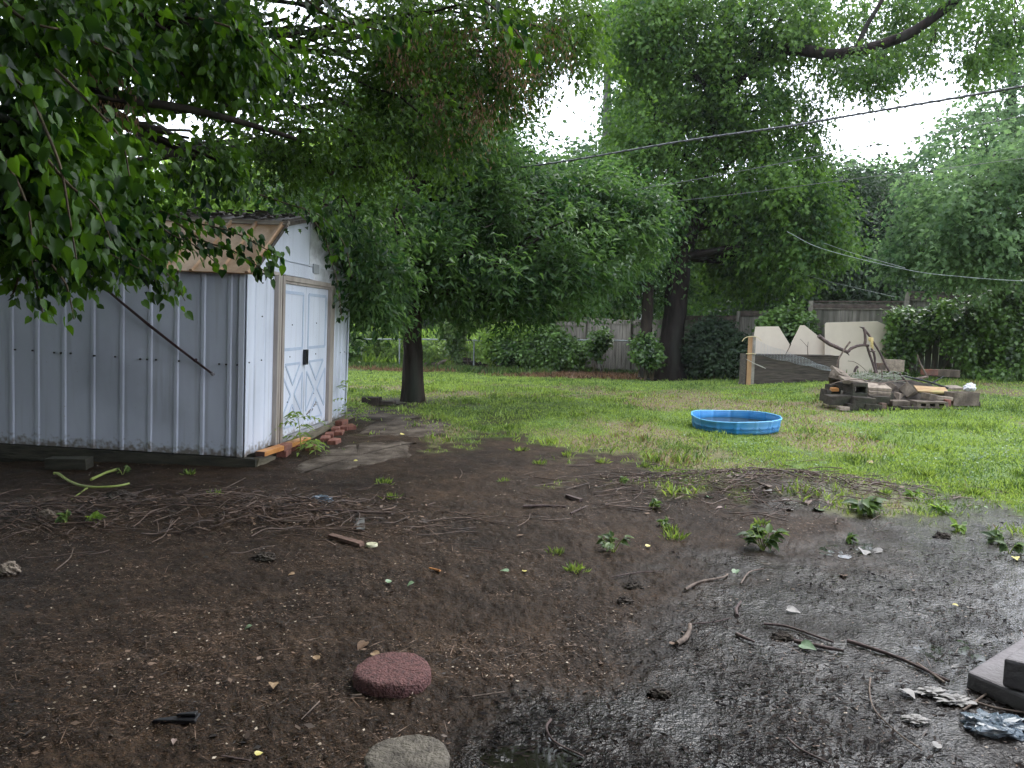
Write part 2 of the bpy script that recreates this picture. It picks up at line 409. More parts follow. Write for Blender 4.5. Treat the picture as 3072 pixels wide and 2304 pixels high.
# ------------------------------------------------------------------ shed
def painted(name, a, b_col, rough=.42):
    m, n, l, b = M_(name); tc = n.new("ShaderNodeTexCoord"); P = tc.outputs['Object']; b.inputs["Roughness"].default_value = rough
    def noise(sc, st=(1, 1, 1), det=5):
        mp = n.new("ShaderNodeMapping"); mp.inputs["Scale"].default_value = st; l.new(P, mp.inputs[0])
        q = n.new("ShaderNodeTexNoise"); q.inputs["Scale"].default_value = sc; q.inputs["Detail"].default_value = det; l.new(mp.outputs[0], q.inputs["Vector"]); return q.outputs["Fac"]
    def ramp(f, p0, p1, c0, c1):
        r = n.new("ShaderNodeValToRGB"); r.color_ramp.elements[0].position = p0; r.color_ramp.elements[1].position = p1; r.color_ramp.elements[0].color = (*c0, 1); r.color_ramp.elements[1].color = (*c1, 1); l.new(f, r.inputs[0]); return r.outputs[0]
    def mul(f, c, col):
        q = n.new("ShaderNodeMixRGB"); q.blend_type = 'MULTIPLY'; l.new(f, q.inputs[0]); l.new(c, q.inputs[1]); q.inputs[2].default_value = (*col, 1); return q.outputs[0]
    c = ramp(noise(1.8, (1, 1, .4)), .35, .65, a, b_col)
    c = mul(ramp(noise(14, (1, 1, .06), 6), .55, .75, (0, 0, 0), (.55, .55, .55)), c, (.62, .6, .56))          # run marks
    c = mul(ramp(noise(1.1, (1, 1, 1), 8), .55, .72, (0, 0, 0), (.6, .6, .6)), c, (.7, .7, .7))               # grime patches
    sx = n.new("ShaderNodeSeparateXYZ"); l.new(P, sx.inputs[0])
    mr = n.new("ShaderNodeMapRange"); l.new(sx.outputs[2], mr.inputs[0]); mr.inputs[1].default_value = 0.0; mr.inputs[2].default_value = .16; mr.inputs[3].default_value = .5; mr.inputs[4].default_value = 0.0
    sm = n.new("ShaderNodeMath"); sm.operation = 'ADD'; l.new(noise(22, (1, 1, 1), 8), sm.inputs[0]); l.new(mr.outputs[0], sm.inputs[1])
    c = mul(ramp(sm.outputs[0], .72, 1.0, (0, 0, 0), (1, 1, 1)), c, (.38, .32, .25))                          # mud splash at the foot
    c = mul(ramp(noise(60, (1, 1, 1), 3), .70, .74, (0, 0, 0), (.7, .7, .7)), c, (.45, .3, .2))               # rust specks
    l.new(c, b.inputs["Base Color"])
    bp = n.new("ShaderNodeBump"); bp.inputs["Strength"].default_value = .35; bp.inputs["Distance"].default_value = .03; l.new(noise(2.6, (1, 1, .5), 3), bp.inputs["Height"]); l.new(bp.outputs[0], b.inputs["Normal"])
    return m
MT['shaded_white_side'] = painted('shaded_white_side', (0.50, 0.54, 0.63), (0.60, 0.64, 0.74))  # same white paint as the front, darkened to stand in for the wall's shade
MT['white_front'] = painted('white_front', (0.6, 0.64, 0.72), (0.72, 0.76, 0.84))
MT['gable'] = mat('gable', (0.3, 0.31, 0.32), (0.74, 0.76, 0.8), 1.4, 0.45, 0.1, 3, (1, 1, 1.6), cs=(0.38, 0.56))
MT['door'] = painted('door', (0.62, 0.66, 0.74), (0.72, 0.76, 0.84))
MT['door_trim'] = mat('door_trim', (0.42, 0.5, 0.62), (0.5, 0.57, 0.68), 6, 0.5)
MT['tan'] = mat('tan', (0.3, 0.255, 0.22), (0.46, 0.41, 0.36), 6, 0.5, 0.1, stretch=(1, 1, .2))
MT['roof_tan'] = mat('roof_tan', (0.3, 0.15, 0.07), (0.62, 0.42, 0.26), 2.6, 0.4, 0.1, 4, c3=(0.2, 0.09, 0.05), cs=(0.3, 0.62))
MT['roof_dark'] = mat('roof_dark', (0.02, 0.017, 0.015), (0.1, 0.08, 0.065), 9, 0.75, 0.6, 18)
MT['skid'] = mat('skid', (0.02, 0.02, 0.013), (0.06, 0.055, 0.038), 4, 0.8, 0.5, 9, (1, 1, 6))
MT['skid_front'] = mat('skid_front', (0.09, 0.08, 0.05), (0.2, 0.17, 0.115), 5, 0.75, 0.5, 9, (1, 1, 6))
MT['lumber'] = mat('lumber', (0.36, 0.13, 0.03), (0.62, 0.3, 0.09), 5, 0.5, 0.4, 12, (1, 1, 7), c3=(0.5, 0.22, 0.06))
MT['lumber_end'] = mat('lumber_end', (0.05, 0.025, 0.02), (0.1, 0.05, 0.04), 20, 0.8)
MT['black'] = mat('black', (0.006, 0.006, 0.008), (0.014, 0.014, 0.016), 20, 0.35)
MT['brick'] = mat('brick', (0.13, 0.045, 0.03), (0.3, 0.12, 0.08), 14, 0.75, 0.5, 40, c3=(0.1, 0.055, 0.045))
MT['brick_dull'] = mat('brick_dull', (0.09, 0.055, 0.042), (0.2, 0.12, 0.09), 12, 0.85, 0.5, 40, c3=(0.06, 0.05, 0.04))
MT['pole'] = mat('pole', (0.02, 0.01, 0.01), (0.05, 0.02, 0.024), 10, 0.4)

SO = Vector((-2.48, 7.05, 0.10))
a_, b2_, c2_ = rad(86.06), rad(1.5), rad(1.05)
SR = Matrix.Rotation(a_, 3, 'Z') @ Matrix.Rotation(b2_, 3, 'X') @ Matrix.Rotation(c2_, 3, 'Y')
def shed_pt(x, y, z): return SO + SR @ Vector((x, y, z))
shed = empty('storage_shed', SO, rot=SR.to_quaternion())
tag(shed, 'white ribbed metal garden shed with a tan and dark gambrel roof and closed double doors', 'shed')
WF, LS, HW = 3.34, 3.3, 1.70
def ribbed(mb, a0, a1, z0, z1, ribs, plane, base=0.0, out=1, zt=None):
    # profile polyline along a, protruding by out; plane 'front': a->x, -y outward; 'side': a->y, -x outward
    pr = [(a0, 0)]
    for r in ribs:
        if a0 + .03 < r < a1 - .03: pr += [(r - .024, 0), (r - .013, .012), (r + .013, .012), (r + .024, 0)]
    pr.append((a1, 0))
    ztop = zt or (lambda a: z1)
    vs = []
    for a, d in pr:
        for z in (z0, ztop(a)):
            vs.append((a, base - d, z) if plane == 'front' else (base - d, a, z))
    fs = [(2 * i, 2 * i + 2, 2 * i + 3, 2 * i + 1) for i in range(len(pr) - 1)]
    mb.add(vs, fs)
sribs = [0.14, 0.39, 0.64, 0.89, 1.16, 1.44, 1.72, 1.98, 2.23, 2.49, 2.75, 3.01]
mb = MB(); ribbed(mb, 0.0, LS, 0, HW, sribs, 'side'); mb.box((0.02, LS / 2, HW / 2), (0.03, LS, HW - .01)); mb.build('side_wall', MT['shaded_white_side'], shed)
mb = MB()
ribbed(mb, 0.0, 0.70, 0, HW, [0.24, 0.50], 'front'); mb.build('front_wall', MT['white_front'], shed); mb = MB(); ribbed(mb, 2.62, WF, 0, HW, [2.75, 2.93, 3.1], 'front')
mb.build('front_wall', MT['white_front'], shed)
mb = MB(); mb.box((WF - .01, LS / 2, HW / 2), (0.03, LS - .02, HW)); mb.build('side_wall', MT['white_front'], shed)
mb = MB(); mb.box((WF / 2, LS, HW / 2), (WF, 0.02, HW)); mb.build('rear_wall', MT['white_front'], shed)
# corner trims
for x in (0.0, WF):
    mb = MB(); mb.box((x + (0.02 if x == 0 else -0.02), -0.018, HW / 2), (0.05, 0.006, HW + .004))
    if x == 0: mb.box((-0.019, 0.022, HW / 2), (0.006, 0.05, HW + .004))
    mb.build('corner_trim', MT['white_front'], shed)
# gable above the doors
def gtop(x):
    return np.interp(x, [0, .77, 1.70, 2.55, WF], [1.72, 2.22, 2.40, 2.22, 1.72])
xs = list(np.linspace(0, WF, 25)) + [.77, 1.70, 2.55]; xs = sorted(set(xs))
def panel(x0, x1, z0f, y0, m, name):
    q = [x for x in xs if x0 < x < x1]; q = [x0] + q + [x1]
    outl = [(x, z0f) for x in (x0, x1)] + [(x, float(gtop(x)) - 0.005) for x in q[::-1]]
    ax = (Vector((1, 0, 0)), Vector((0, 0, 1)), Vector((0, 1, 0)), Vector((0, 0, 0)))
    mbb = MB(); mbb.prism(outl, y0, y0 + 0.012, ax); return mbb.build(name, m, shed)
panel(0.01, 1.695, 1.73, -0.012, MT['white_front'], 'gable_panel')
panel(1.70, WF - .01, 1.73, -0.017, MT['gable'], 'gable_panel')
mb = MB(); mb.box((0.42, -0.022, 1.73), (0.80, 0.012, 0.035)); mb.build('eave_trim', MT['tan'], shed)
mb = MB(); mb.box((1.66, -0.03, 1.885), (1.75, 0.004, 0.012)); mb.box((1.3, -0.026, 1.80), (1.0, 0.006, 0.13))
mb.build('header_strip', MT['white_front'], shed)
mb = MB(); mb.box((1.86, -0.036, 1.86), (0.2, 0.01, 0.10)); mb.build('bracket_plate', mat('zinc', (0.25, 0.27, 0.29), (0.36, 0.38, 0.4), 9, 0.5), shed)
# door frame
mb = MB()
for x0, x1 in ((0.70, 0.745), (0.755, 0.80), (0.81, 0.875)): mb.box(((x0 + x1) / 2, -0.02 - .006 * (x0 > .8), 0.86), (x1 - x0, 0.05, 1.72))
mb.build('door_frame', MT['tan'], shed)
mb = MB()
for x0, x1 in ((2.43, 2.475), (2.485, 2.53), (2.54, 2.60)): mb.box(((x0 + x1) / 2, -0.02 - .004 * (x0 < 2.45), 0.85), (x1 - x0, 0.05, 1.70))
mb.build('door_frame', MT['tan'], shed)
mb = MB(); mb.box((1.655, -0.02, 1.70), (1.55, 0.05, 0.05)); mb.box((1.655, -0.012, 1.66), (1.55, 0.03, 0.025)); mb.build('door_header', MT['tan'], shed)
mb = MB(); mb.box((1.655, -0.012, 0.02), (1.56, 0.08, 0.035)); mb.build('door_track', mat('track', (0.2, 0.2, 0.2), (0.4, 0.4, 0.4), 12, 0.5), shed)
def strip(mbb, p, q, w=0.032, y=-0.011, t=0.004):
    p = Vector(p); q = Vector(q); d = (q - p).normalized(); nn = Vector((-d.y, d.x)) * w / 2
    ax = (Vector((1, 0, 0)), Vector((0, 0, 1)), Vector((0, 1, 0)), Vector((0, 0, 0)))
    mbb.prism([tuple(p - nn), tuple(q - nn), tuple(q + nn), tuple(p + nn)], y, y + t, ax)
for k, (x0, x1) in enumerate(((0.88, 1.622), (1.632, 2.425))):
    mb = MB(); mb.box(((x0 + x1) / 2, 0.0, 0.845), (x1 - x0, 0.016, 1.60)); d = mb.build('door', MT['door'], shed)
    t = MB(); i = 0.085; a, b, c, e = x0 + i, x1 - i, 0.96, 1.56
    k0 = 0.0
    for s_ in (((a, c), (b, c)), ((b, c), (b, e)), ((b, e), (a, e)), ((a, e), (a, c))):
        strip(t, *s_, y=-0.0122 - 0.0006 * k0); k0 += 1
    z0, z1 = 0.13, 0.80; cxm, czm = (a + b) / 2, (z0 + z1) / 2; g = 0.055
    tris = [[(a + g, z1), (b - g, z1), (cxm, czm + 2 * g)], [(a + g, z0), (b - g, z0), (cxm, czm - 2 * g)], [(a - .02, z0 + 2 * g), (a - .02, z1 - 2 * g), (cxm - g, czm)], [(b + .02, z0 + 2 * g), (b + .02, z1 - 2 * g), (cxm + g, czm)]]
    for T in tris:
        for q in range(3): strip(t, T[q], T[(q + 1) % 3], 0.026, y=-0.0122 - 0.0006 * q)
    t.build('door_trim', MT['door_trim'], d)
    if k == 0:
        mb = MB(); mb.box((1.60, -0.03, 0.86), (0.085, 0.035, 0.17)); mb.tube([(1.575, -0.055, .93), (1.575, -0.062, .86), (1.575, -0.055, .79)], 0.008, 6)
        mb.build('latch', MT['black'], shed, bevel=0.006)
    else:
        s = MB()
        for q in range(9): s.box((x0 + .12 + q * .045, -0.0095, .20 + .012 * q * random.uniform(.6, 1.3)), (.05, .003, .012 + .02 * random.random()), m=Matrix.Rotation(random.uniform(-.4, .1), 4, 'Y'))
        s.build('scrape', mat('scrape', (0.05, 0.05, 0.05), (0.3, 0.28, 0.27), 40, 0.8), d)
# screws
zs = [(2.19, .89), (2.02, .89), (1.81, .88), (1.74, .88), (1.65, .88), (1.42, .87), (1.22, .87), (.98, .86), (.91, .86), (.83, .86), (.61, .86), (.23, .85), (.16, .85), (.06, .85)]
for y, z in zs:
    mb = MB(); mb.tube([(-0.004, 0, 0), (-0.016 if min(abs(y - r) for r in sribs) > .03 else -.024, 0, 0)], 0.009, 6)
    mb.build('screw', MT['black'], shed, (0, y, z))
for x, z in ((.05, .87), (.09, .87), (.38, .88), (.38, 1.3), (.38, 1.62), (1.2, 1.22), (2.0, 1.24), (1.15, .88), (2.0, .88), (1.1, .4), (1.95, .42), (2.68, .85), (3.0, .86), (3.2, .86)):
    mb = MB(); mb.tube([(0, -0.006, 0), (0, -0.015, 0)], 0.007, 6); mb.build('screw', MT['black'], shed, (x, 0, z))
# roof: lower tan slope, dark upper slopes, far slope
def slope(x0, z0, x1, z1, y0, y1, m, name, ribs=True, th=0.012):
    P0 = Vector((x0, 0, z0)); P1 = Vector((x1, 0, z1)); up = (P1 - P0); ln = up.length; u = up / ln
    nrm = Vector((-u.z, 0, u.x));
    if nrm.z < 0: nrm = -nrm
    ax = (Vector((0, 1, 0)), nrm, u, P0)
    pr = [(y0, 0)]
    if ribs:
        yy = y0 + 0.03
        while yy < y1 - .05:
            pr += [(yy, 0), (yy + .008, .02), (yy + .03, .02), (yy + .038, 0)]; yy += 0.26
    pr.append((y1, 0)); outl = pr + [(y1, -th), (y0, -th)]
    mbb = MB(); mbb.prism(outl, 0, ln, ax); return mbb.build(name, m, shed)
slope(-0.07, 1.685, 0.77, 2.235, -0.09, LS + .1, MT['roof_tan'], 'lower_roof')
slope(WF + 0.07, 1.685, 2.55, 2.235, -0.09, LS + .1, MT['roof_dark'], 'lower_roof')
slope(0.775, 2.25, 1.70, 2.43, -0.10, LS + .1, MT['roof_dark'], 'upper_roof', th=0.02)
slope(2.565, 2.25, 1.71, 2.43, -0.10, LS + .1, MT['roof_dark'], 'upper_roof', th=0.02)
mb = MB(); mb.box((0.775, LS / 2, 2.243), (0.05, LS + .22, 0.03)); mb.box((0.745, LS / 2, 2.215), (0.03, LS + .22, 0.03), m=Matrix.Rotation(-.6, 4, 'Y')); mb.build('roof_flashing', MT['tan'], shed)
mb = MB()
for A, B in (((0.77, 2.225), (1.70, 2.405)), ((1.70, 2.405), (2.55, 2.225)), ((2.55, 2.225), (WF + .05, 1.70)), ((-.05, 1.69), (.77, 2.225))):
    strip(mb, A, B, 0.035, y=-0.10, t=0.012)
mb.build('fascia', MT['roof_dark'], shed)
mb = MB(); rs = np.random.default_rng(3)
for k in range(260):
    y = rs.uniform(0, LS); x = rs.uniform(.8, 1.7); z = 2.25 + (x - .775) / .925 * .18 + rs.uniform(0.01, .05)
    mb.box((x, y, z), (rs.uniform(.02, .1), rs.uniform(.01, .05), .012), m=Matrix.Rotation(rs.uniform(0, 3), 4, 'Z') @ Matrix.Rotation(rs.uniform(-.4, .4), 4, 'X'))
tag(mb.build('roof_litter', MT['roof_dark'], shed), kind='stuff')
# timber base
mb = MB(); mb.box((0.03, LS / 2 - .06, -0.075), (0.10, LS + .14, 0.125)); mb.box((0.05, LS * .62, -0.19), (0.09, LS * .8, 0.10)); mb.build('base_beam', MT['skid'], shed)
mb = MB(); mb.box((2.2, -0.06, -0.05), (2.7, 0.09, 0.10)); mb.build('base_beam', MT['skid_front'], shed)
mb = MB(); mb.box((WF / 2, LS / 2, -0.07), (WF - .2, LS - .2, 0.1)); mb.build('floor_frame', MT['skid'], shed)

def thing_mesh(mbb, name, m, label, cat, group=None, bevel=0, **k):
    return tag(mbb.build(name, m, bevel=bevel, **k), label, cat, group)
p0, p1 = shed_pt(-0.05, 1.46, 1.62), shed_pt(-0.04, 0.28, 0.76)
mb = MB(); mid = p0 + (p1 - p0) * .5; dd = p1 - p0
mb.tube([Vector((0, 0, 0)) + dd * t + Vector((0, 0, -.02 * math.sin(math.pi * t))) for t in (0, .25, .5, .75, 1)], [.010, .012, .014, .012, .011], 8)
pole = empty('metal_pole', p0); tag(pole, 'thin dark rusty metal pole slanting across the side wall of the white shed', 'pole')
mb.build('shaft', MT['pole'], pole)
mb = MB(); mb.tube([dd * .86, dd * .87], .02, 10); mb.build('collar', MT['pole'], pole)
mb = MB(); mb.tube([dd * .995, dd * 1.012], .017, 10); mb.build('end_cap', mat('endcap', (.2, .19, .2), (.3, .28, .3), 9, .4), pole)

mb = MB(); mb.box((0, 0, 0), (1.30, 0.09, 0.045)); q = (shed_pt(0.0, -0.16, 0.035) + shed_pt(1.33, -0.16, -0.02)) / 2
dv = (shed_pt(1.33, -0.16, -0.02) - shed_pt(0.0, -0.16, 0.035)).normalized()
lum = empty('lumber_board', q, rot=Vector((1, 0, 0)).rotation_difference(dv)); tag(lum, 'orange new lumber board laid along the bottom front of the white shed on two bricks', 'board')
mb.build('plank', MT['lumber'], lum, bevel=.003); mb = MB(); mb.box((-.652, 0, 0), (.006, .086, .042)); mb.build('plank_end', MT['lumber_end'], lum)
mb = MB(); mb.box((0, 0, 0), (.42, .05, .09)); thing_mesh(mb, 'wood_offcut', MT['skid_front'], 'short grey timber offcut wedged between the shed corner and the brick stack', 'wood block', loc=shed_pt(0.22, -.12, -.075), rot=(rad(12), rad(8), a_))
def brick(p, rz, label, m='brick', tilt=(0, 0), group=None, dims=(.2, .095, .06), holes=True):
    mb = MB(); mb.box((0, 0, 0), dims, j=.003)
    o = mb.build('brick', MT[m], None, p, (tilt[0], tilt[1], rz), bevel=.004)
    return tag(o, label, 'brick', group)
gb = 'loose red bricks by the shed doors'
bz = shed_pt(0.6, -.15, 0)
def sz(x, y): q = shed_pt(x, y, 0); return q, float(gz(q.x, q.y))
q, g0 = sz(.62, -.16)
brick((q.x, q.y, g0 + .03), a_ + .1, 'lower brick of the stack under the orange board', group=gb)
brick((q.x + .005, q.y - .01, g0 + .092), a_ - .05, 'upper brick of the stack directly under the orange board', group=gb)
q, g0 = sz(.93, -.17); brick((q.x, q.y, g0 + .03), a_ + .3, 'single dark brick standing behind the green sapling at the stack', group=gb)
for k, (px, py, r, lb) in enumerate(((703, 951, 1.0, 'flat brick of the little paving nearest the sapling'), (722, 957, .8, 'front flat brick of the little paving, beside the dirt'), (712, 943, 1.05, 'middle flat brick of the little paving at the door step'), (733, 938, .95, 'right flat brick of the little paving at the door step'),
        (726, 930, 1.0, 'rear flat brick of the little paving at the door step'), (745, 927, .9, 'far right flat brick of the little paving'))):
    p = G(px, py); brick((p[0], p[1], p[2] + .012), a_ + r - 1 + .2, lb, group=gb)
p = G(738, 921); brick((p[0], p[1], p[2] + .05), a_ - .1, 'brick lying proud at the far end of the base beam', group=gb)
p = G(757, 926); brick((p[0], p[1], p[2] + .02), a_ + .5, 'half buried reddish brick at the outer corner of the brick heap', group=gb)
p = G(672, 970); brick((p[0], p[1], p[2] + .025), a_ + .2, 'brick half hidden behind the bright sapling leaves', group=gb)
p = G(150, 1012); brick((p[0], p[1], p[2] + .05), .05, 'long brown block under the side beam of the white shed', 'skid', dims=(.36, .14, .1))

# ------------------------------------------------------------------ foliage
T_RHOMB = (np.array([[0, 0, 0], [.42, .5, .10], [.45, -.5, .10], [1, 0, -.12]], float), [(0, 2, 3), (0, 3, 1)])
T_LANCE = (np.array([[0, 0, 0], [.35, .5, .12], [.35, -.5, .12], [.4, 0, -.02], [1, 0, -.22]], float), [(0, 2, 3), (0, 3, 1), (2, 4, 3), (1, 3, 4)])
_hp = [(0, 0, 0), (-.07, .22, .04), (.1, .45, .10), (.38, .5, .08), (.68, .28, .0), (1, 0, -.2), (.68, -.28, .0), (.38, -.5, .08), (.1, -.45, .10), (-.07, -.22, .04), (.4, 0, -.03)]
T_HEART = (np.array(_hp, float), [(10, i, (i + 1) % 10)[::-1] for i in range(10)])
_lp = [(0, 0, 0), (.12, .14, .03), (.22, .5, .1), (.42, .2, .03), (.62, .42, .05), (.66, .14, 0), (1, 0, -.18), (.66, -.14, 0), (.62, -.42, .05), (.42, -.2, .03), (.22, -.5, .1), (.12, -.14, .03), (.4, 0, -.02)]
T_LOBED = (np.array(_lp, float), [(12, i, (i + 1) % 12)[::-1] for i in range(12)])

T_FLAT = (np.array([[0, 0, 0], [.42, .5, .01], [.45, -.5, .01], [1, 0, 0]], float), [(0, 2, 3), (0, 3, 1)])
def unit(v): return v / np.maximum(np.linalg.norm(v, axis=-1, keepdims=True), 1e-9)

def leaf_mesh(name, C, D, N, L, W, tmpl, m, parent=None, rnd=None, loc=None):
    T, F = tmpl; n = len(C); k = len(T)
    D = unit(D); Sd = unit(np.cross(N, D)); U = np.cross(D, Sd)
    L = np.broadcast_to(L, n)[:, None, None]; W = np.broadcast_to(W, n)[:, None, None]
    V = C[:, None, :] + D[:, None, :] * T[None, :, 0:1] * L + Sd[:, None, :] * T[None, :, 1:2] * W + U[:, None, :] * T[None, :, 2:3] * L
    if parent is not None: V = V - np.array(parent.location)[None, None, :]
    elif loc is not None: V = V - np.array(loc, float)[None, None, :]
    F = np.array(F); nf = len(F)
    idx = (F[None] + (np.arange(n) * k)[:, None, None]).reshape(-1)
    me = bpy.data.meshes.new(name)
    me.vertices.add(n * k); me.vertices.foreach_set("co", V.astype(np.float32).ravel())
    me.loops.add(n * nf * 3); me.loops.foreach_set("vertex_index", idx.astype(np.int32))
    me.polygons.add(n * nf); me.polygons.foreach_set("loop_start", np.arange(0, n * nf * 3, 3, dtype=np.int32))
    me.update(calc_edges=True)
    me.polygons.foreach_set("use_smooth", np.ones(n * nf, bool))
    rnd = rng.random(n) if rnd is None else rnd
    a = me.attributes.new("rnd", 'FLOAT', 'POINT'); a.data.foreach_set("value", np.repeat(rnd, k).astype(np.float32))
    return link(name, me, m, parent, loc)

def n3(p, f, seed):       # cheap smooth 3-D noise 0..1
    r = np.random.default_rng(seed); s = 0
    for i in range(5):
        w = r.normal(size=(3, 3)) * f * (1 + .5 * i); ph = r.uniform(0, 6.28, 3)
        q = p @ w.T + ph; s = s + np.sin(q[:, 0] + 1.3 * np.sin(q[:, 1])) * np.cos(q[:, 2])
    return 0.5 + s / 5.2

def sprays(P, O, nl, tl, droop, hang, lsize, var=.3, spread=.8):
    """P spray roots, O outward directions: leaves along a drooping twig. Returns leaf centres, directions, normals, lengths"""
    n = len(P)
    O = unit(O + rng.normal(size=O.shape) * .45 + np.array([0, 0, -droop]))
    tl = tl * rng.uniform(.6, 1.3, n)
    t = (np.arange(nl) + .5) / nl
    C = P[:, None] + O[:, None] * (t[None, :, None] * tl[:, None, None]) + np.array([0, 0, -1.0]) * (t ** 2)[None, :, None] * (tl * droop * .5)[:, None, None]
    C = C + rng.normal(size=C.shape) * (tl[:, None, None] * .26 * spread)
    side = unit(np.cross(O, np.array([0, 0, 1.0])) + 1e-6)
    sg = np.where(np.arange(nl) % 2 == 0, 1, -1)
    D = O[:, None] * .55 + side[:, None] * sg[None, :, None] * .75 + rng.normal(size=C.shape) * .35 + np.array([0, 0, -hang])
    N = np.array([0, 0, 1.0]) + rng.normal(size=C.shape) * .7
    L = lsize * rng.uniform(1 - var, 1 + var, (n, nl))
    rn = np.clip(rng.random((n, 1)) * .6 + rng.random((n, nl)) * .4, 0, 1)
    return C.reshape(-1, 3), D.reshape(-1, 3), N.reshape(-1, 3), L.reshape(-1), rn.reshape(-1)

def blob_points(blobs, n, gap=.0, gf=.9, seed=1, core=.25):
    """blobs: (px, py, Y, rx, ry, rdepth) in pixels / metres -> points + outward directions"""
    cs = []; rr = []; w = []
    for (px, py, Y, rx_, ry_, rd) in blobs:
        c = at(px, py, Y); sc = Y * S / FPX
        r = np.array([rx_ * sc, rd, ry_ * sc]); cs.append(c); rr.append(r); w.append((r[0] * r[2]) * (1.0) + .2)
    w = np.array(w) / sum(w); P = []; O = []
    for i, (c, r) in enumerate(zip(cs, rr)):
        k = int(n * w[i] * (1.35 if gap else 1)) + 4
        u = unit(rng.normal(size=(k, 3))); q = rng.uniform(core, 1, k) ** .55
        p = c + u * q[:, None] * r * (.38 + .95 * n3(u, 1.9, seed * 31 + i))[:, None]
        p = p + rng.normal(size=p.shape) * r * .07
        if gap:
            keep = n3(p, gf, seed) > gap; p = p[keep]; u = u[keep]
        P.append(p); O.append(u)
    return np.concatenate(P), np.concatenate(O), list(zip(cs, rr))

def limb(mb, a, b, r0, r1, bend=.12, n=7, sides=7):
    a = np.array(a, float); b = np.array(b, float); L = np.linalg.norm(b - a)
    off = np.array([random.uniform(-1, 1), random.uniform(-1, 1), random.uniform(-.3, 1)]) * L * bend
    pts = []; rs = []
    for i in range(n):
        t = i / (n - 1); p = a + (b - a) * t + off * math.sin(math.pi * t) + np.array([random.uniform(-1, 1) for _ in range(3)]) * L * .015 * (0 < i < n - 1)
        pts.append(p); rs.append(r0 + (r1 - r0) * t ** .8)
    mb.tube(pts, rs, sides, wob=.06)
    return pts

def tree(name, label, base, trunk_pts, trunk_r, blobs, n_spray, leafL, leafW, tmpl, lm, bark, nl=12, tl=.6, droop=.5, hang=.4, gap=0, gf=.9, seed=1, limbs=(), group=None, cat='tree', join=None, twigs=3, core=.25, flare=0, extra=None, minz=None):
    root = empty(name, base); tag(root, label, cat, group)
    mb = MB()
    tp = [np.array(p, float) for p in trunk_pts]
    # smooth trunk
    pts = []; rs = []
    for i in range(len(tp) - 1):
        for t in np.linspace(0, 1, 7)[:-1]:
            pts.append(tp[i] + (tp[i + 1] - tp[i]) * t + np.array([random.uniform(-1, 1), random.uniform(-1, 1), 0]) * trunk_r[i] * .07); rs.append(trunk_r[i] + (trunk_r[i + 1] - trunk_r[i]) * t)
    pts.append(tp[-1]); rs.append(trunk_r[-1])
    if flare:
        z0 = pts[0][2]
        n = 22; vs = []
        pts2 = [np.array(pts[0]) + np.array([0, 0, dz]) for dz in (-.25, 0.0, .12, .3, .55)] + [p for p in pts[1:] if p[2] > z0 + .8]
        rs2 = []
        for j, p in enumerate(pts2):
            h = p[2] - z0
            rs2.append(np.interp(p[2], [q[2] for q in pts], rs))
        for j, p in enumerate(pts2):
            h = max(0, p[2] - z0); e = math.exp(-h / .35) * flare
            for k in range(n):
                a = 2 * math.pi * k / n
                rr_ = rs2[j] * (1 + e * (.55 + .45 * math.sin(5 * a + 1.3)) + .04 * math.sin(9 * a + 2 * h) + .03 * math.sin(4 * a - h))
                vs.append(p + np.array([math.cos(a) * rr_, math.sin(a) * rr_, 0]))
        mb.add(vs, [(j * n + k, j * n + (k + 1) % n, (j + 1) * n + (k + 1) % n, (j + 1) * n + k) for j in range(len(pts2) - 1) for k in range(n)], True)
    else:
        mb.tube(pts, rs, 14, wob=.05)
    P, O, info = blob_points(blobs, n_spray, gap, gf, seed, core)
    arr = np.array(pts)
    for (c, r) in info:
        # limb from the trunk to the blob
        j = int(np.argmin(np.linalg.norm(arr - (c - np.array([0, 0, np.linalg.norm((arr[:, :2] - c[:2]).min(0)) * .4])), axis=1)))
        j = max(j, int(len(arr) * .3))
        Rl = min(.5 * rs[j], .05 + .02 * np.linalg.norm(c - arr[j])) * (.6 if c[1] < 10 else 1)
        lp = limb(mb, arr[j], c, Rl, Rl * .35)
        for _ in range(twigs):
            s = random.choice(lp[2:]); u = np.array([random.gauss(0, 1) for _ in range(3)]); u /= np.linalg.norm(u)
            limb(mb, s, c + u * r * .85, Rl * .35, .012, .15, 6, 5)
    for pl, rl in limbs:
        mb.tube(pl, rl, 9, wob=.06)
    mb.v = [tuple(np.array(v) - np.array(root.location)) for v in mb.v]
    mb.build('trunk', bark, root)
    C, D, N, L, rn = sprays(P, O, nl, tl, droop, hang, leafL)
    if minz is not None:
        k = C[:, 2] > minz; C, D, N, L, rn = C[k], D[k], N[k], L[k], rn[k]
    leaf_mesh('crown', C, D, N, L, L * leafW, tmpl, lm, root, rn)
    return root

def catm(pts, k=6):
    P = [np.array(p, float) for p in pts]; P = [2 * P[0] - P[1]] + P + [2 * P[-1] - P[-2]]; out = []
    for i in range(1, len(P) - 2):
        for t in np.linspace(0, 1, k, endpoint=False):
            a, b, c, d = P[i - 1:i + 3]
            out.append(.5 * ((2 * b) + (c - a) * t + (2 * a - 5 * b + 4 * c - d) * t * t + (3 * b - a - 3 * c + d) * t ** 3))
    out.append(P[-2]); return out

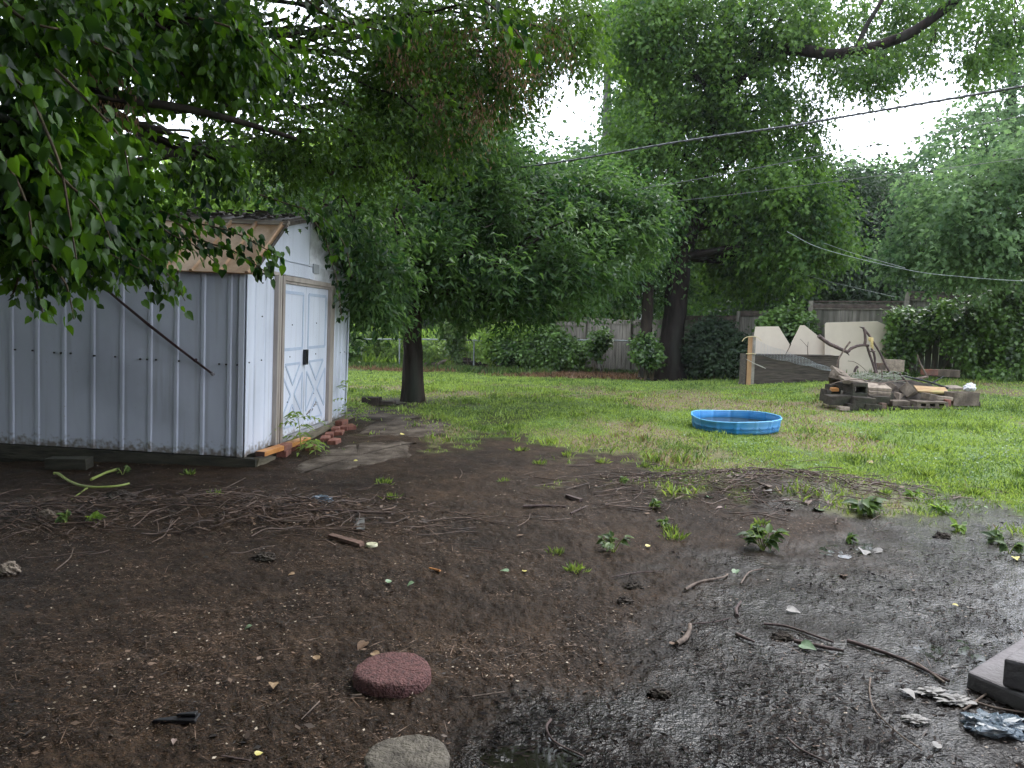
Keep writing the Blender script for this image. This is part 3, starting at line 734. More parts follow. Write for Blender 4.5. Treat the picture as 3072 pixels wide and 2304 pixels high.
# --- the big tree in front of the wooden fence (trunk 1445,820)
b0 = G(1443, 822); YD = b0[1]
tD = [b0, at(1455, 700, YD), at(1468, 560, YD), at(1500, 470, YD + .2), at(1535, 330, YD + .3), at(1560, 180, YD + .4), at(1575, 40, YD + .5), at(1580, -160, YD + .5)]
rD = [.36, .30, .29, .20, .19, .17, .15, .1]
limbR = catm([at(1560, 215, YD + .3), at(1640, 120, YD), at(1720, 108, YD - .5), at(1800, 118, YD - 1), at(1880, 103, YD - 1.4), at(1960, 75, YD - 1.7), at(2020, 35, YD - 2), at(2090, -20, YD - 2.2)])
limbR2 = catm([at(1850, 108, YD - 1.3), at(1870, 60, YD - 1.3), at(1905, 0, YD - 1.3), at(1930, -60, YD - 1.3)])
limbL = catm([at(1555, 230, YD), at(1500, 160, YD - .4), at(1450, 130, YD - .8), at(1390, 128, YD - 1)])
limbM = catm([at(1468, 565, YD), at(1480, 520, YD + .1), at(1478, 440, YD + .4), at(1440, 330, YD + .6), at(1400, 200, YD + .6)])
limbU = catm([at(1640, 140, YD), at(1665, 80, YD), at(1700, 10, YD), at(1710, -60, YD)])
maple = tree('maple_tree', 'big dark trunked tree with flared roots standing before the wooden fence, right limb reaching out', b0, tD, rD,
     [(1480, 60, YD + .4, 140, 110, 2.0), (1390, 60, YD - .6, 70, 90, 1.4), (1670, 60, YD, 110, 80, 2.0), (1470, 200, YD + .6, 130, 90, 2.0), (1620, 240, YD, 95, 100, 1.8),
      (1400, 310, YD, 100, 80, 1.8), (1580, 350, YD + .9, 110, 85, 1.8), (1420, 410, YD + .4, 120, 60, 1.8), (1340, 460, YD + .2, 80, 50, 1.5), (1630, 410, YD - .8, 100, 80, 1.8),
      (1725, 450, YD - 1, 90, 55, 1.6), (1630, 500, YD + 1.4, 110, 50, 1.4), (1700, 530, YD - 1, 110, 50, 1.6), (1370, 510, YD + .8, 80, 45, 1.2), (1575, 565, YD + 1.6, 80, 36, 1.2), (1650, 590, YD + .6, 90, 38, 1.2), (1780, 500, YD - 1, 60, 50, 1),
      (1440, 505, YD + .8, 60, 30, .8)],
     7600, .125, .78, T_LOBED, MT['leaf_maple'], MT['bark_big'], nl=11, tl=.58, droop=.4, hang=.6, gap=.36, gf=1.0, seed=5,
     limbs=[(limbR, list(np.linspace(.17, .10, len(limbR)))), (limbR2, list(np.linspace(.07, .04, len(limbR2)))), (limbL, list(np.linspace(.08, .03, len(limbL)))), (limbM, list(np.linspace(.13, .05, len(limbM)))), (limbU, list(np.linspace(.07, .03, len(limbU))))], flare=.95)
# sprays hanging from its right limb against the sky
def crown_only(name, root, blobs, n, L, W, tm, lm, nl, tl, droop, hang, gap, gf, seed):
    P, O_, info = blob_points(blobs, n, gap, gf, seed); mb = MB()
    for (c, r) in info:
        for _ in range(3):
            s0 = c + np.array([random.uniform(-.3, .3) * r[0], 0, r[2] * 1.2]); e = c + np.array([random.uniform(-.8, .8) * r[0], random.uniform(-.5, .5) * r[1], -r[2] * .8])
            limb(mb, s0 - np.array(root.location), e - np.array(root.location), .018, .005, .1, 6, 5)
    tag(mb.build('hanging_twigs', MT['bark'], root), kind='stuff')
    C, D, N, Ls_, rn = sprays(P, O_, nl, tl, droop, hang, L); leaf_mesh(name, C, D, N, Ls_, Ls_ * W, tm, MT[lm], root, rn)
crown_only('hanging_crown', maple, [(1790, 30, YD + .9, 100, 55, 1.0), (1900, 20, YD + .9, 100, 55, 1.0), (2010, 20, YD + .6, 100, 55, 1.0), (2110, -20, YD - 2, 100, 50, 1.5), (1850, 125, YD + .5, 70, 32, .8), (1960, 105, YD + .2, 60, 35, .8), (1840, 150, YD - 1.3, 55, 35, .7), (1760, 215, YD - 1, 40, 45, .6),
      (1900, 160, YD - 1.5, 40, 35, .5), (1735, 300, YD - 1, 26, 40, .4), (2010, 120, YD - 1.6, 45, 45, .5), (2110, 120, YD - 2, 30, 45, .4), (1762, 350, YD - 1, 18, 40, .3), (2180, 60, YD - 2, 40, 50, .6)],
     1600, .12, .7, T_LOBED, 'leaf_maple', 10, .5, .7, .8, .38, 1.0, 8)

# --- the middle tree by the end of the shed (trunk 885,865)
b0 = G(890, 866); YC = b0[1]
tC = [b0, at(892, 760, YC), at(893, 620, YC), at(890, 480, YC), at(886, 330, YC + .1), at(882, 180, YC + .2), at(880, 0, YC + .2), at(880, -200, YC + .2)]
rC = [.175, .15, .14, .135, .13, .12, .10, .08]
pecan = tree('pecan_tree', 'straight dark trunked tree at the end of the shed with long drooping glossy leaves', b0, tC, rC,
     [(790, 600, YC - 1.2, 75, 75, 1.0), (850, 560, YC - 1, 90, 70, 1.2), (900, 600, YC + .5, 70, 60, 1), (960, 560, YC - .6, 90, 55, 1.2), (1060, 560, YC - .2, 100, 70, 1.3), (1150, 600, YC, 90, 55, 1.2), (1240, 570, YC, 90, 60, 1.2), (1180, 500, YC, 110, 65, 1.4),
      (1060, 470, YC, 110, 60, 1.4), (940, 470, YC + .9, 100, 55, 1.2), (830, 470, YC - 1, 100, 60, 1.3), (1300, 560, YC + .4, 55, 50, 1), (1290, 510, YC + .5, 60, 40, 1), (700, 440, YC - 1, 100, 55, 1.2), (1000, 380, YC + 1, 100, 50, 1.2), (820, 380, YC + 1, 110, 55, 1.2),
      (1020, 300, YC, 90, 60, 1.3), (800, 650, YC - 1.4, 55, 35, .7), (960, 220, YC + 1, 80, 70, 1.2), (1040, 200, YC + 1, 60, 60, 1.0), (900, 100, YC + 1.2, 90, 60, 1.2), (1290, 395, YC + 1, 40, 22, .6), (1385, 450, YC + 1, 36, 30, .6), (1160, 430, YC + 1, 110, 55, 1.4), (1270, 450, YC + 1.2, 110, 50, 1.4), (1360, 500, YC + 1.2, 70, 50, 1.2), (1110, 370, YC + 1, 90, 50, 1.4), (1000, 640, YC - .3, 80, 30, .8), (1120, 650, YC, 70, 28, .8)],
     5600, .122, .38, T_LANCE, MT['leaf_pecan'], MT['bark'], nl=12, tl=.42, droop=.2, hang=.22, gap=.42, gf=1.3, seed=11, flare=.25)

crown_only('front_crown', pecan, [(780, 470, 9.3, 46, 30, .5), (800, 545, 9.7, 30, 40, .4), (808, 620, 9.9, 30, 36, .4), (735, 445, 9, 30, 18, .4), (850, 500, 10, 60, 40, .6), (840, 590, 10.2, 40, 40, .5)], 260, .105, .42, T_LANCE, 'leaf_pecan', 11, .34, .35, .35, .36, 1.4, 12)
# --- dense upper middle tree with brown seed bunches, trunk hidden behind the shed
bB = np.array([-6.2, 11.5, 0]); bB[2] = float(gz(bB[0], bB[1]))
limbB = catm([at(300, 300, 9.5), at(380, 330, 9), at(451, 328, 8.5), at(560, 333, 8.2), at(640, 345, 8), at(720, 372, 8)])
tb = tree('boxelder_tree', 'dense dark tree with brown hanging seed bunches spreading over the shed from the upper left', bB, [bB, bB + [.1, -.1, 2.2], bB + [.4, -.6, 3.6], bB + [1.0, -1.4, 5.2], bB + [1.6, -2.2, 7.5]], [.28, .24, .2, .16, .1],
     [(620, 40, 8.2, 150, 90, 1.5), (780, 60, 8.5, 140, 90, 1.5), (960, 60, 8.6, 140, 90, 1.5), (1080, 120, 9, 110, 90, 1.2), (1010, 200, 9, 120, 90, 1.3), (680, 300, 8, 130, 70, 1.2), (830, 300, 8.6, 110, 80, 1.2), (920, 280, 8.8, 100, 80, 1.2), (560, 330, 8, 110, 50, 1.0),
      (430, 60, 8, 130, 90, 1.4), (1150, 30, 9, 120, 70, 1.2), (800, 180, 9.2, 120, 40, .8), (1230, 60, 9.6, 80, 60, 1)],
     3300, .072, .62, T_LOBED, MT['leaf_box'], MT['bark'], nl=12, tl=.36, droop=.5, hang=.6, gap=.47, gf=1.4, seed=14,
     limbs=[(limbB, list(np.linspace(.10, .04, len(limbB))))], twigs=4)
P, O, _ = blob_points([(1000, 60, 7.9, 120, 45, .6), (1110, 120, 8.2, 60, 50, .5), (1190, 60, 8.6, 60, 45, .5), (960, 230, 8.3, 70, 60, .5), (1040, 210, 8.3, 60, 50, .5), (190, 130, 5.2, 35, 60, .3), (250, 170, 5.2, 25, 50, .3), (880, 120, 8.0, 50, 40, .5)], 230, 0, seed=4)
C, D, N, L, rn = sprays(P, O * .2 + [0, 0, -.6], 9, .22, 1.5, 2.0, .045)
tag(leaf_mesh('seed_bunches', C, D, N, L, L * .35, T_RHOMB, MT['seed'], tb, rn), kind='stuff')

# --- near overhanging tree on the left: large heart leaves
bA = np.array([-5.4, 1.6, 0]); bA[2] = float(gz(bA[0], bA[1]))
limbA = catm([at(-250, 250, 4.6), at(60, 190, 4.8), at(280, 215, 5.2), at(470, 250, 5.6), at(640, 300, 6)])
ta = tree('mulberry_tree', 'nearest tree with large heart shaped leaves hanging over the left side of the shed', bA, [bA, bA + [.1, .1, 1.6], bA + [.5, .4, 3.0], bA + [1.2, 1.0, 4.4], bA + [2.0, 1.6, 6.2]], [.24, .2, .18, .14, .09],
     [(60, 40, 4.2, 150, 80, .8), (230, 50, 5, 150, 80, 1), (400, 80, 5.4, 110, 80, 1), (110, 170, 4.6, 130, 70, .9), (520, 110, 6, 100, 70, 1), (40, 270, 3.9, 90, 70, .6), (110, 330, 4.2, 80, 55, .5), (30, 400, 4.4, 90, 35, .5), (420, 340, 6.6, 80, 40, .5), (200, 370, 5.2, 60, 25, .4), (90, 485, 4.6, 110, 40, .5), (240, 480, 5.2, 80, 32, .4)],
     1950, .062, .72, T_HEART, MT['leaf_near'], MT['bark'], nl=11, tl=.27, droop=.4, hang=.9, gap=.49, gf=1.8, seed=21, limbs=[(limbA, list(np.linspace(.05, .015, len(limbA))))])
# canopy of the same tree above and behind the viewer (it shades the yard)
C0 = []
while len(C0) < 3000:
    x = random.uniform(-9, 2.5); y = random.uniform(-5, 10); z = random.uniform(4.4, 8.5)
    if y > .3 and z < 1.5 + y * .44 + .75 : continue
    if x > 2.5 - .35 * max(0, y): continue
    C0.append((x, y, z))
C0 = np.array(C0); C, D, N, L, rn = sprays(C0, rng.normal(size=C0.shape), 12, .7, .2, .3, .2)
leaf_mesh('upper_crown', C, D, N, L, L * .9, T_RHOMB, MT['leaf_near'], ta, rn)
C0 = np.stack([rng.uniform(-14, -8.5, 1500), rng.uniform(-4, 13, 1500), rng.uniform(.6, 7.5, 1500)], -1); C, D, N, L, rn = sprays(C0, rng.normal(size=C0.shape), 12, .8, .3, .4, .22)  # unseen leaf mass added on the left to block low sky light
leaf_mesh('shade_leaf_mass', C, D, N, L, L * .8, T_RHOMB, MT['leaf_box'], tb, rn)
# explicit hanging branchlets (pixels, metres ahead): leaves hang from each
def branchlet(pts, n, size, lm='leaf_near', tm=T_HEART, parent=None, twigr=.006, wid=.85, hang=1.2, clump=.5):
    Q = np.array(catm([at(*p) for p in pts], 8)); m_ = len(Q)
    idx = np.linspace(m_ * .12, m_ - 1.001, n); i0 = idx.astype(int); f = (idx - i0)[:, None]
    C = Q[i0] * (1 - f) + Q[np.minimum(i0 + 1, m_ - 1)] * f
    T = unit(Q[np.minimum(i0 + 1, m_ - 1)] - Q[np.maximum(i0 - 1, 0)])
    side = unit(np.cross(T, [0, 0, 1.0]) + 1e-6) * np.where(np.arange(n) % 2 == 0, 1, -1)[:, None]
    C = C + side * .02 + rng.normal(size=C.shape) * size * clump
    D = T * .6 + side * .6 + rng.normal(size=C.shape) * .35 + [0, 0, -hang]
    N = np.array([0, -.4, .7]) + rng.normal(size=C.shape) * .95
    L = size * rng.uniform(.65, 1.25, n)
    return Q, C, D, N, L
bl = [([(60, 180, 3.2), (90, 260, 3.1), (130, 360, 3.0), (150, 470, 3.0), (165, 560, 3.0)], 26, .085),
      ([(-20, 300, 2.9), (30, 380, 2.9), (60, 450, 2.9), (70, 520, 2.9)], 20, .085),
      ([(120, 150, 3.4), (200, 230, 3.3), (260, 300, 3.3), (280, 380, 3.3)], 22, .085),
      ([(90, 330, 3.4), (150, 400, 3.4), (210, 450, 3.4), (240, 520, 3.5)], 22, .085),
      ([(-30, 120, 2.8), (20, 160, 2.8), (60, 200, 2.8), (90, 260, 2.8)], 20, .08),
      ([(60, 540, 4.3), (75, 590, 4.3), (85, 640, 4.3), (95, 690, 4.3)], 20, .085),
      ([(110, 570, 4.4), (140, 610, 4.4), (150, 640, 4.4), (160, 690, 4.4)], 13, .085),
      ([(30, 560, 4.4), (60, 575, 4.4), (90, 590, 4.4), (120, 620, 4.4)], 16, .08),
      ([(40, 600, 4.4), (30, 630, 4.4), (22, 640, 4.4)], 5, .08),
      ([(200, 480, 5.0), (260, 520, 5.0), (320, 560, 5.0), (370, 600, 5.0), (400, 650, 5.0)], 40, .085),
      ([(220, 520, 5.0), (280, 560, 5.0), (330, 600, 5.0), (350, 650, 5.0)], 28, .08),
      ([(330, 450, 5.4), (420, 480, 5.4), (500, 500, 5.4), (560, 530, 5.4), (610, 560, 5.4)], 44, .085),
      ([(380, 480, 5.4), (440, 520, 5.4), (500, 540, 5.4), (550, 570, 5.4), (590, 600, 5.4)], 36, .085),
      ([(300, 440, 5.3), (360, 500, 5.3), (420, 530, 5.3), (470, 570, 5.3)], 34, .085),
      ([(100, 470, 4.6), (180, 520, 4.6), (240, 550, 4.6), (300, 580, 4.6)], 34, .085),
      ([(0, 430, 4.2), (50, 500, 4.2), (110, 540, 4.2), (180, 560, 4.3)], 40, .085),
      ([(680, 480, 7.0), (700, 510, 7.0), (715, 560, 7.0), (730, 620, 7.0), (738, 690, 7.0)], 26, .075),
      ([(640, 440, 7.0), (680, 470, 7.0), (710, 490, 7.0), (745, 530, 7.0), (760, 600, 7.0)], 34, .08),
      ([(560, 420, 6.8), (620, 440, 6.8), (680, 460, 6.8), (730, 500, 6.8)], 30, .08),
      ([(150, 60, 3.6), (200, 90, 3.6), (260, 120, 3.7), (300, 160, 3.7)], 22, .085),
      ([(0, 0, 3.0), (50, 40, 3.0), (110, 60, 3.0), (170, 60, 3.2)], 22, .085),
      ([(430, 40, 4.2), (500, 60, 4.2), (560, 90, 4.3), (620, 140, 4.3)], 24, .08),
      ([(650, -10, 4.6), (720, 40, 4.6), (800, 60, 4.6), (880, 80, 4.7)], 26, .08),
      ([(1020, -20, 5), (1080, 30, 5), (1130, 90, 5.2), (1150, 150, 5.2)], 26, .09)]
twm = MB(); Cs = []; Ds = []; Ns = []; Ls = []
for pts, n, size in bl:
    Q, C, D, N, L = branchlet(pts, int(n * 1.7), size * .78)
    twm.tube([q - np.array(ta.location) for q in Q], list(np.linspace(.008, .003, len(Q))), 5)
    Cs.append(C); Ds.append(D); Ns.append(N); Ls.append(L)
tag(twm.build('hanging_twigs', MT['twig'], ta), kind='stuff')
Cs, Ds, Ns, Ls = map(np.concatenate, (Cs, Ds, Ns, Ls))
leaf_mesh('hanging_leaves', Cs, Ds, Ns, Ls, Ls * rng.uniform(.55, .85, len(Cs)), T_HEART, MT['leaf_near'], ta, rng.random(len(Cs)) ** 1.5)

# --- further trees
def far_tree(name, label, px, Y, r, blobs, n, L, lm, nl=10, tl=.9, gap=.36, gf=.6, seed=1, W=.7, topy=None, tm=T_RHOMB, bark='bark', group='trees beyond the yard', droop=.4, hang=.5, basey=None, twigs=3, core=.25, trunk=None):
    b = at(px, 600, Y); b[2] = float(gz(b[0], b[1])) - .05
    ty = topy if topy is not None else min(q[1] for q in blobs)
    t = at(px + random.uniform(-15, 15), ty, Y)
    tr_ = trunk or [b, b + (t - b) * .35, b + (t - b) * .7, t]
    return tree(name, label, b, tr_, [r, r * .8, r * .55, r * .3], blobs, n, L, W, tm, MT[lm], MT[bark], nl=nl, tl=tl, droop=droop, hang=hang, gap=gap, gf=gf, seed=seed, group=group, twigs=twigs, core=core)
far_tree('oak_tree', 'tall pale trunked tree rising behind the chain link fence near the middle', 1312, 29, .30,
         [(1260, 380, 28, 90, 60, 2.4), (1360, 60, 29, 70, 60, 2), (1300, 450, 28, 100, 60, 2.2), (1220, 520, 28, 110, 60, 2), (1390, 250, 29, 60, 90, 2), (1150, 440, 28, 80, 60, 2)],
         2600, .2, 'leaf_far', seed=31, topy=20, bark='bark_pale', tl=1.0)
bF = G(1393, 812)
tree('young_oak_tree', 'slim ivy wrapped trunk just left of the big tree at the wooden fence', at(1393, 812, 20.5), [at(1393, 815, 20.5), at(1397, 700, 20.5), at(1402, 600, 20.6), at(1400, 500, 20.6), at(1395, 400, 20.6)], [.19, .15, .14, .12, .08],
     [(1380, 560, 20.6, 80, 50, 1.2), (1320, 610, 21, 70, 45, 1.2), (1430, 620, 22, 60, 45, 1), (1400, 470, 20.6, 70, 50, 1.2), (1330, 540, 21, 70, 40, 1.2)],
     900, .12, .6, T_RHOMB, MT['leaf_pecan'], MT['bark'], nl=11, tl=.6, gap=.3, seed=33)
far_tree('maple_tree', 'bushy light green maple filling the right edge above the fence', 2330, 15.5, .22,
         [(2140, 380, 15, 90, 60, 1.6), (2050, 430, 15, 80, 55, 1.4), (2190, 450, 15, 80, 70, 1.5), (2060, 510, 15, 100, 50, 1.5), (2190, 530, 15, 70, 50, 1.5), (1990, 545, 15.5, 65, 35, 1.2), (2100, 570, 15, 80, 22, 1.0), (2200, 330, 15, 60, 50, 1.2)],
         1900, .11, 'leaf_far', nl=11, tl=.5, gap=.47, gf=1.3, seed=35, W=.85, tm=T_LOBED, topy=300,
         trunk=[at(2330, 700, 15.5) * [1, 1, 0], at(2300, 640, 15.4), at(2180, 560, 15.2), at(2090, 470, 15)])
far_tree('hackberry_tree', 'dark broad tree behind the boards and the wooden fence', 1840, 25, .3,
         [(1800, 500, 25, 100, 80, 2.2), (1880, 450, 25, 80, 70, 2), (1760, 590, 24, 100, 60, 2), (1870, 580, 24, 90, 60, 2), (1950, 520, 25, 70, 70, 2), (1790, 430, 25, 50, 40, 1.4), (1690, 640, 24, 110, 40, 1.6), (1900, 650, 24, 90, 30, 1.4)],
         3000, .15, 'leaf_dark', seed=37, topy=420, gap=.28)
far_tree('cottonwood_tree', 'tall loose tree with hazy leaves at the upper right edge', 2180, 36, .4,
         [(2170, 120, 36, 50, 70, 2), (2120, 260, 36, 60, 50, 2.2), (2180, 290, 36, 70, 60, 2.5), (2060, 320, 36, 50, 45, 2), (2000, 370, 36, 60, 40, 2), (2100, 400, 36, 100, 50, 2.5), (1960, 440, 36, 60, 60, 2), (2150, 200, 36, 50, 50, 2)],
         1100, .24, 'leaf_far', seed=39, topy=110, tl=1.0, gap=.46)
far_tree('poplar_tree', 'rounded grey green tree on the skyline right of the big tree', 1830, 40, .35,
         [(1830, 420, 40, 75, 50, 2.5), (1760, 440, 40, 50, 40, 2), (1900, 430, 40, 60, 50, 2.2), (1850, 500, 40, 120, 60, 3)],
         1300, .26, 'leaf_far', seed=41, topy=390, tl=1.3, gap=.3)
far_tree('locust_tree', 'sunlit yellow green tree showing behind the roof of the shed', 560, 24, .25,
         [(520, 400, 24, 110, 60, 2.4), (620, 430, 24, 100, 60, 2), (700, 400, 24, 90, 60, 2), (420, 420, 24, 80, 60, 2), (700, 350, 24, 50, 30, 1.5)],
         2000, .16, 'leaf_lime', seed=43, topy=330)
far_tree('ash_tree', 'mid green tree visible between the middle trunk and the big tree', 1090, 27, .25,
         [(1070, 420, 27, 110, 60, 2.4), (1000, 330, 27, 90, 60, 2.4), (940, 220, 27, 80, 60, 2), (840, 260, 27, 70, 60, 2), (760, 330, 27, 90, 70, 2.4), (1170, 420, 27, 60, 50, 2)],
         2400, .19, 'leaf_far', seed=45, topy=200)
wl_ = ['dark tree at the left of the shaded wood behind the chain link fence', 'dark tree behind the middle trunk in the shaded wood', 'dark tree in the shaded wood right of the middle trunk', 'dark tree in the shaded wood above the leaning fence panels', 'dark tree of the wood straight behind the big trunk']
for k, (px, Y) in enumerate(((780, 47), (930, 45), (1090, 47), (1260, 46), (1480, 44))):
    far_tree('wood_tree', wl_[k], px, Y, .35,
             [(px - 50, 560, Y, 110, 70, 3), (px + 50, 540, Y, 110, 80, 3), (px, 640, Y - 1, 120, 45, 2.5), (px, 450, Y, 110, 70, 3), (px - 30, 660, Y + 2, 100, 40, 2.5)],
             1500, .3, 'leaf_dark', seed=50 + k, topy=430, tl=1.3, gap=.2, nl=12, group='dark trees of the wood behind the chain link fence')
wl_ = ['light green tree behind the wooden fence under the big limb', 'tree behind the fence at the right of the boards', 'tree behind the fence at the far right corner', 'backlit tree low behind the fence left of the boards']
for k, (px, Y, lm, yy) in enumerate(((1620, 30, 'leaf_maple', 560), (1960, 29, 'leaf_dark', 600), (2150, 27, 'leaf_far', 600), (1560, 38, 'leaf_far', 600))):
    far_tree('elm_tree', wl_[k], px, Y, .25,
             [(px, yy, Y, 110, 55, 2.4), (px - 60, yy + 40, Y, 90, 45, 2), (px + 70, yy + 35, Y, 90, 45, 2)],
             1200, .17, lm, seed=60 + k, topy=yy - 30, gap=.3)

# ------------------------------------------------------------------ fences
def zc(ox, oy, sc):        # converter from an enlarged crop of the photograph to the 2212 px view
    return lambda x, y: ((ox + x / sc) / S, (oy + y / sc) / S)
Z3 = zc(1000, 900, 3.687); Z4 = zc(2400, 950, 3.687); Z5 = zc(1560, 900, 4.424); ZR = zc(2000, 850, 2.0634); Z6 = zc(2180, 860, 3.456); Z7 = zc(0, 1370, 3.16)
def fence_Y(px):
    k = (px * S - 1536) / FPX
    if px < 1752:
        t = (27.3 * k - 1.22) / (.6 + .8 * k); return 27.3 - .8 * t
    s = (19.1 * k - 7.35) / (.807 + .59 * k); return 19.1 - .59 * s
def wood(name, a, b, c3=None): return mat(name, a, b, 7, 0.85, 0.5, 14, (2.2, 2.2, .16), c3=c3)
MT['fence_l'] = wood('fence_l', (0.13, 0.115, 0.095), (0.33, 0.3, 0.26), (0.09, 0.08, 0.065))
MT['fence_r'] = wood('fence_r', (0.10, 0.095, 0.075), (0.27, 0.25, 0.215), (0.065, 0.07, 0.05))
MT['fence_cap'] = mat('fence_cap', (0.05, 0.038, 0.032), (0.13, 0.10, 0.085), 9, 0.85, 0.4, 20)
MT['fence_rail'] = mat('fence_rail', (0.2, 0.18, 0.15), (0.34, 0.31, 0.27), 9, 0.85, 0.4, 20)
def fence(name, label, panels, m, cap, rail):
    b = at(panels[0][0], 700, fence_Y(panels[0][0])); b[2] = float(gz(b[0], b[1]))
    root = empty(name, b); tag(root, label, 'fence', 'wooden fences at the back of the yard')
    O = np.array(root.location)
    for (pa, pb, ya, yb, lean, h_cap) in panels:
        A = at(pa, ya, fence_Y(pa)); B = at(pb, yb, fence_Y(pb))
        d = (B - A)[:2]; L = np.linalg.norm(d); d = d / L; nrm = np.array([d[1], -d[0]])
        if nrm[1] > 0: nrm = -nrm
        n = max(2, int(round(L / .14))); mb = MB()
        for i in range(n):
            t0, t1 = (i + .02) / n, (i + .98) / n
            zt = A[2] + (B[2] - A[2]) * (t0 + t1) / 2 - .02 + random.uniform(-.01, .01)
            c = A[:2] + d * L * (t0 + t1) / 2; zb = float(gz(c[0], c[1])) - .03 + (random.random() < .1) * .05
            off = nrm * random.uniform(0, .012) 
            rot = Matrix.Rotation(math.atan2(d[1], d[0]), 4, 'Z') @ Matrix.Rotation(random.uniform(-.006, .006) + lean, 4, 'Y')
            mb.box(np.array([c[0] + off[0], c[1] + off[1], (zt + zb) / 2]) - O, (L / n * .955, .02, zt - zb), m=rot)
        mb.build('fence_panel', m, root)
        an = math.atan2(d[1], d[0]); sl = math.atan2(B[2] - A[2], L)
        R_ = Matrix.Rotation(an, 4, 'Z') @ Matrix.Rotation(-sl, 4, 'Y'); mid = (A + B) / 2
        mb = MB(); mb.box(mid + [nrm[0] * .0, nrm[1] * .0, .01] - O, (L + .06, .12, .035), m=R_)
        mb.box(mid + [nrm[0] * .055, nrm[1] * .055, -.055 - h_cap / 2] - O, (L, .022, .09), m=R_)
        mb.build('cap_board', cap, root)
        if h_cap:
            mb = MB(); mb.box(mid + [nrm[0] * .045, nrm[1] * .045, -.14] - O, (L - .02, .02, .07), m=R_); mb.build('rail', rail, root)
        for (P, yy) in ((A, ya),):
            g0 = float(gz(P[0], P[1])); mb = MB(); mb.box(np.array([P[0] + nrm[0] * .05, P[1] + nrm[1] * .05, (P[2] + g0) / 2]) - O, (.1, .1, P[2] - g0 + .05), rz=an)
            mb.build('post', rail if h_cap else m, root)
    return root
fence('wooden_fence', 'low weathered grey wooden fence with sagging panels left of the big trunk', [(1187, 1264, 696, 697, 0, 0), (1268, 1360, 687.5, 694.5, .0, 0), (1366, 1432, 692, 693, .03, 0), (1433, 1474, 690, 688, 0, 0)], MT['fence_l'], MT['fence_l'], MT['fence_l'])
fence('wooden_fence', 'taller stepped wooden fence with dark cap boards right of the big trunk', [(1476, 1597, 684, 684, 0, .0), (1600, 1750, 674, 674, 0, 0), (1754, 1953, 652, 653, 0, .1), (1962, 2165, 632, 635, 0, .1), (2170, 2330, 628, 632, 0, .1)], MT['fence_r'], MT['fence_cap'], MT['fence_rail'])

# chain link fence
MT['galv'] = mat('galv', (0.22, 0.25, 0.25), (0.4, 0.43, 0.43), 9, 0.45, metal=0.4)
MT['wire'] = mat('wire_dark', (0.06, 0.07, 0.06), (0.14, 0.15, 0.14), 9, 0.5)
railp = [(700, 733, 28.4), (745, 733, 28), (915, 733, 27), (1045, 736, 26), (1140, 737, 25), (1236, 735, 24.2), (1300, 735, 23.6), (1430, 738, 22.7), (1500, 738, 22.2)]
cr = empty('chain_link_fence', [*at(700, 733, 28.4)[:2], float(gz(*at(700, 733, 28.4)[:2]))]); tag(cr, 'thin chain link fence with a single grey top rail across the back of the lawn', 'fence')
O = np.array(cr.location); RP = [at(*p) for p in railp]
mb = MB(); mb.tube([p - O for p in catm(RP, 4)], .024, 8); mb.build('top_rail', MT['galv'], cr)
for px, Y in ((863, 27.3), (984, 26.5), (1024, 26.2), (1170, 24.8), (1300, 23.6), (1420, 22.8), (760, 27.9)):
    p = at(px, 735, Y); z0 = float(gz(p[0], p[1])); mb = MB(); mb.tube([[p[0] - O[0], p[1] - O[1], z0 - .1 - O[2]], [p[0] - O[0], p[1] - O[1], p[2] + .03 - O[2]]], .028, 8); mb.build('post', MT['galv'], cr)
mb = MB()
Lr = np.cumsum([0] + [np.linalg.norm(RP[i + 1] - RP[i]) for i in range(len(RP) - 1)])
def rp(s): return np.array([np.interp(s, Lr, [p[k] for p in RP]) for k in range(3)])
s = 0
while s < Lr[-1] - 1.0:
    for sg in (0, 1):
        a = rp(s); b = rp(s + .95); za, zb_ = float(gz(a[0], a[1])), float(gz(b[0], b[1]))
        A = [a[0], a[1] + .03 + sg * .004, a[2] if sg else za]; B = [b[0], b[1] + .03 + sg * .004, zb_ if sg else b[2]]
        mb.add([[A[0] - O[0], A[1] - O[1], A[2] - .002 - O[2]], [B[0] - O[0], B[1] - O[1], B[2] - .002 - O[2]], [B[0] - O[0], B[1] - O[1], B[2] + .002 - O[2]], [A[0] - O[0], A[1] - O[1], A[2] + .002 - O[2]]], [(0, 1, 2, 3)])
    s += .085
tag(mb.build('wire_mesh', MT['wire'], cr), kind='stuff')

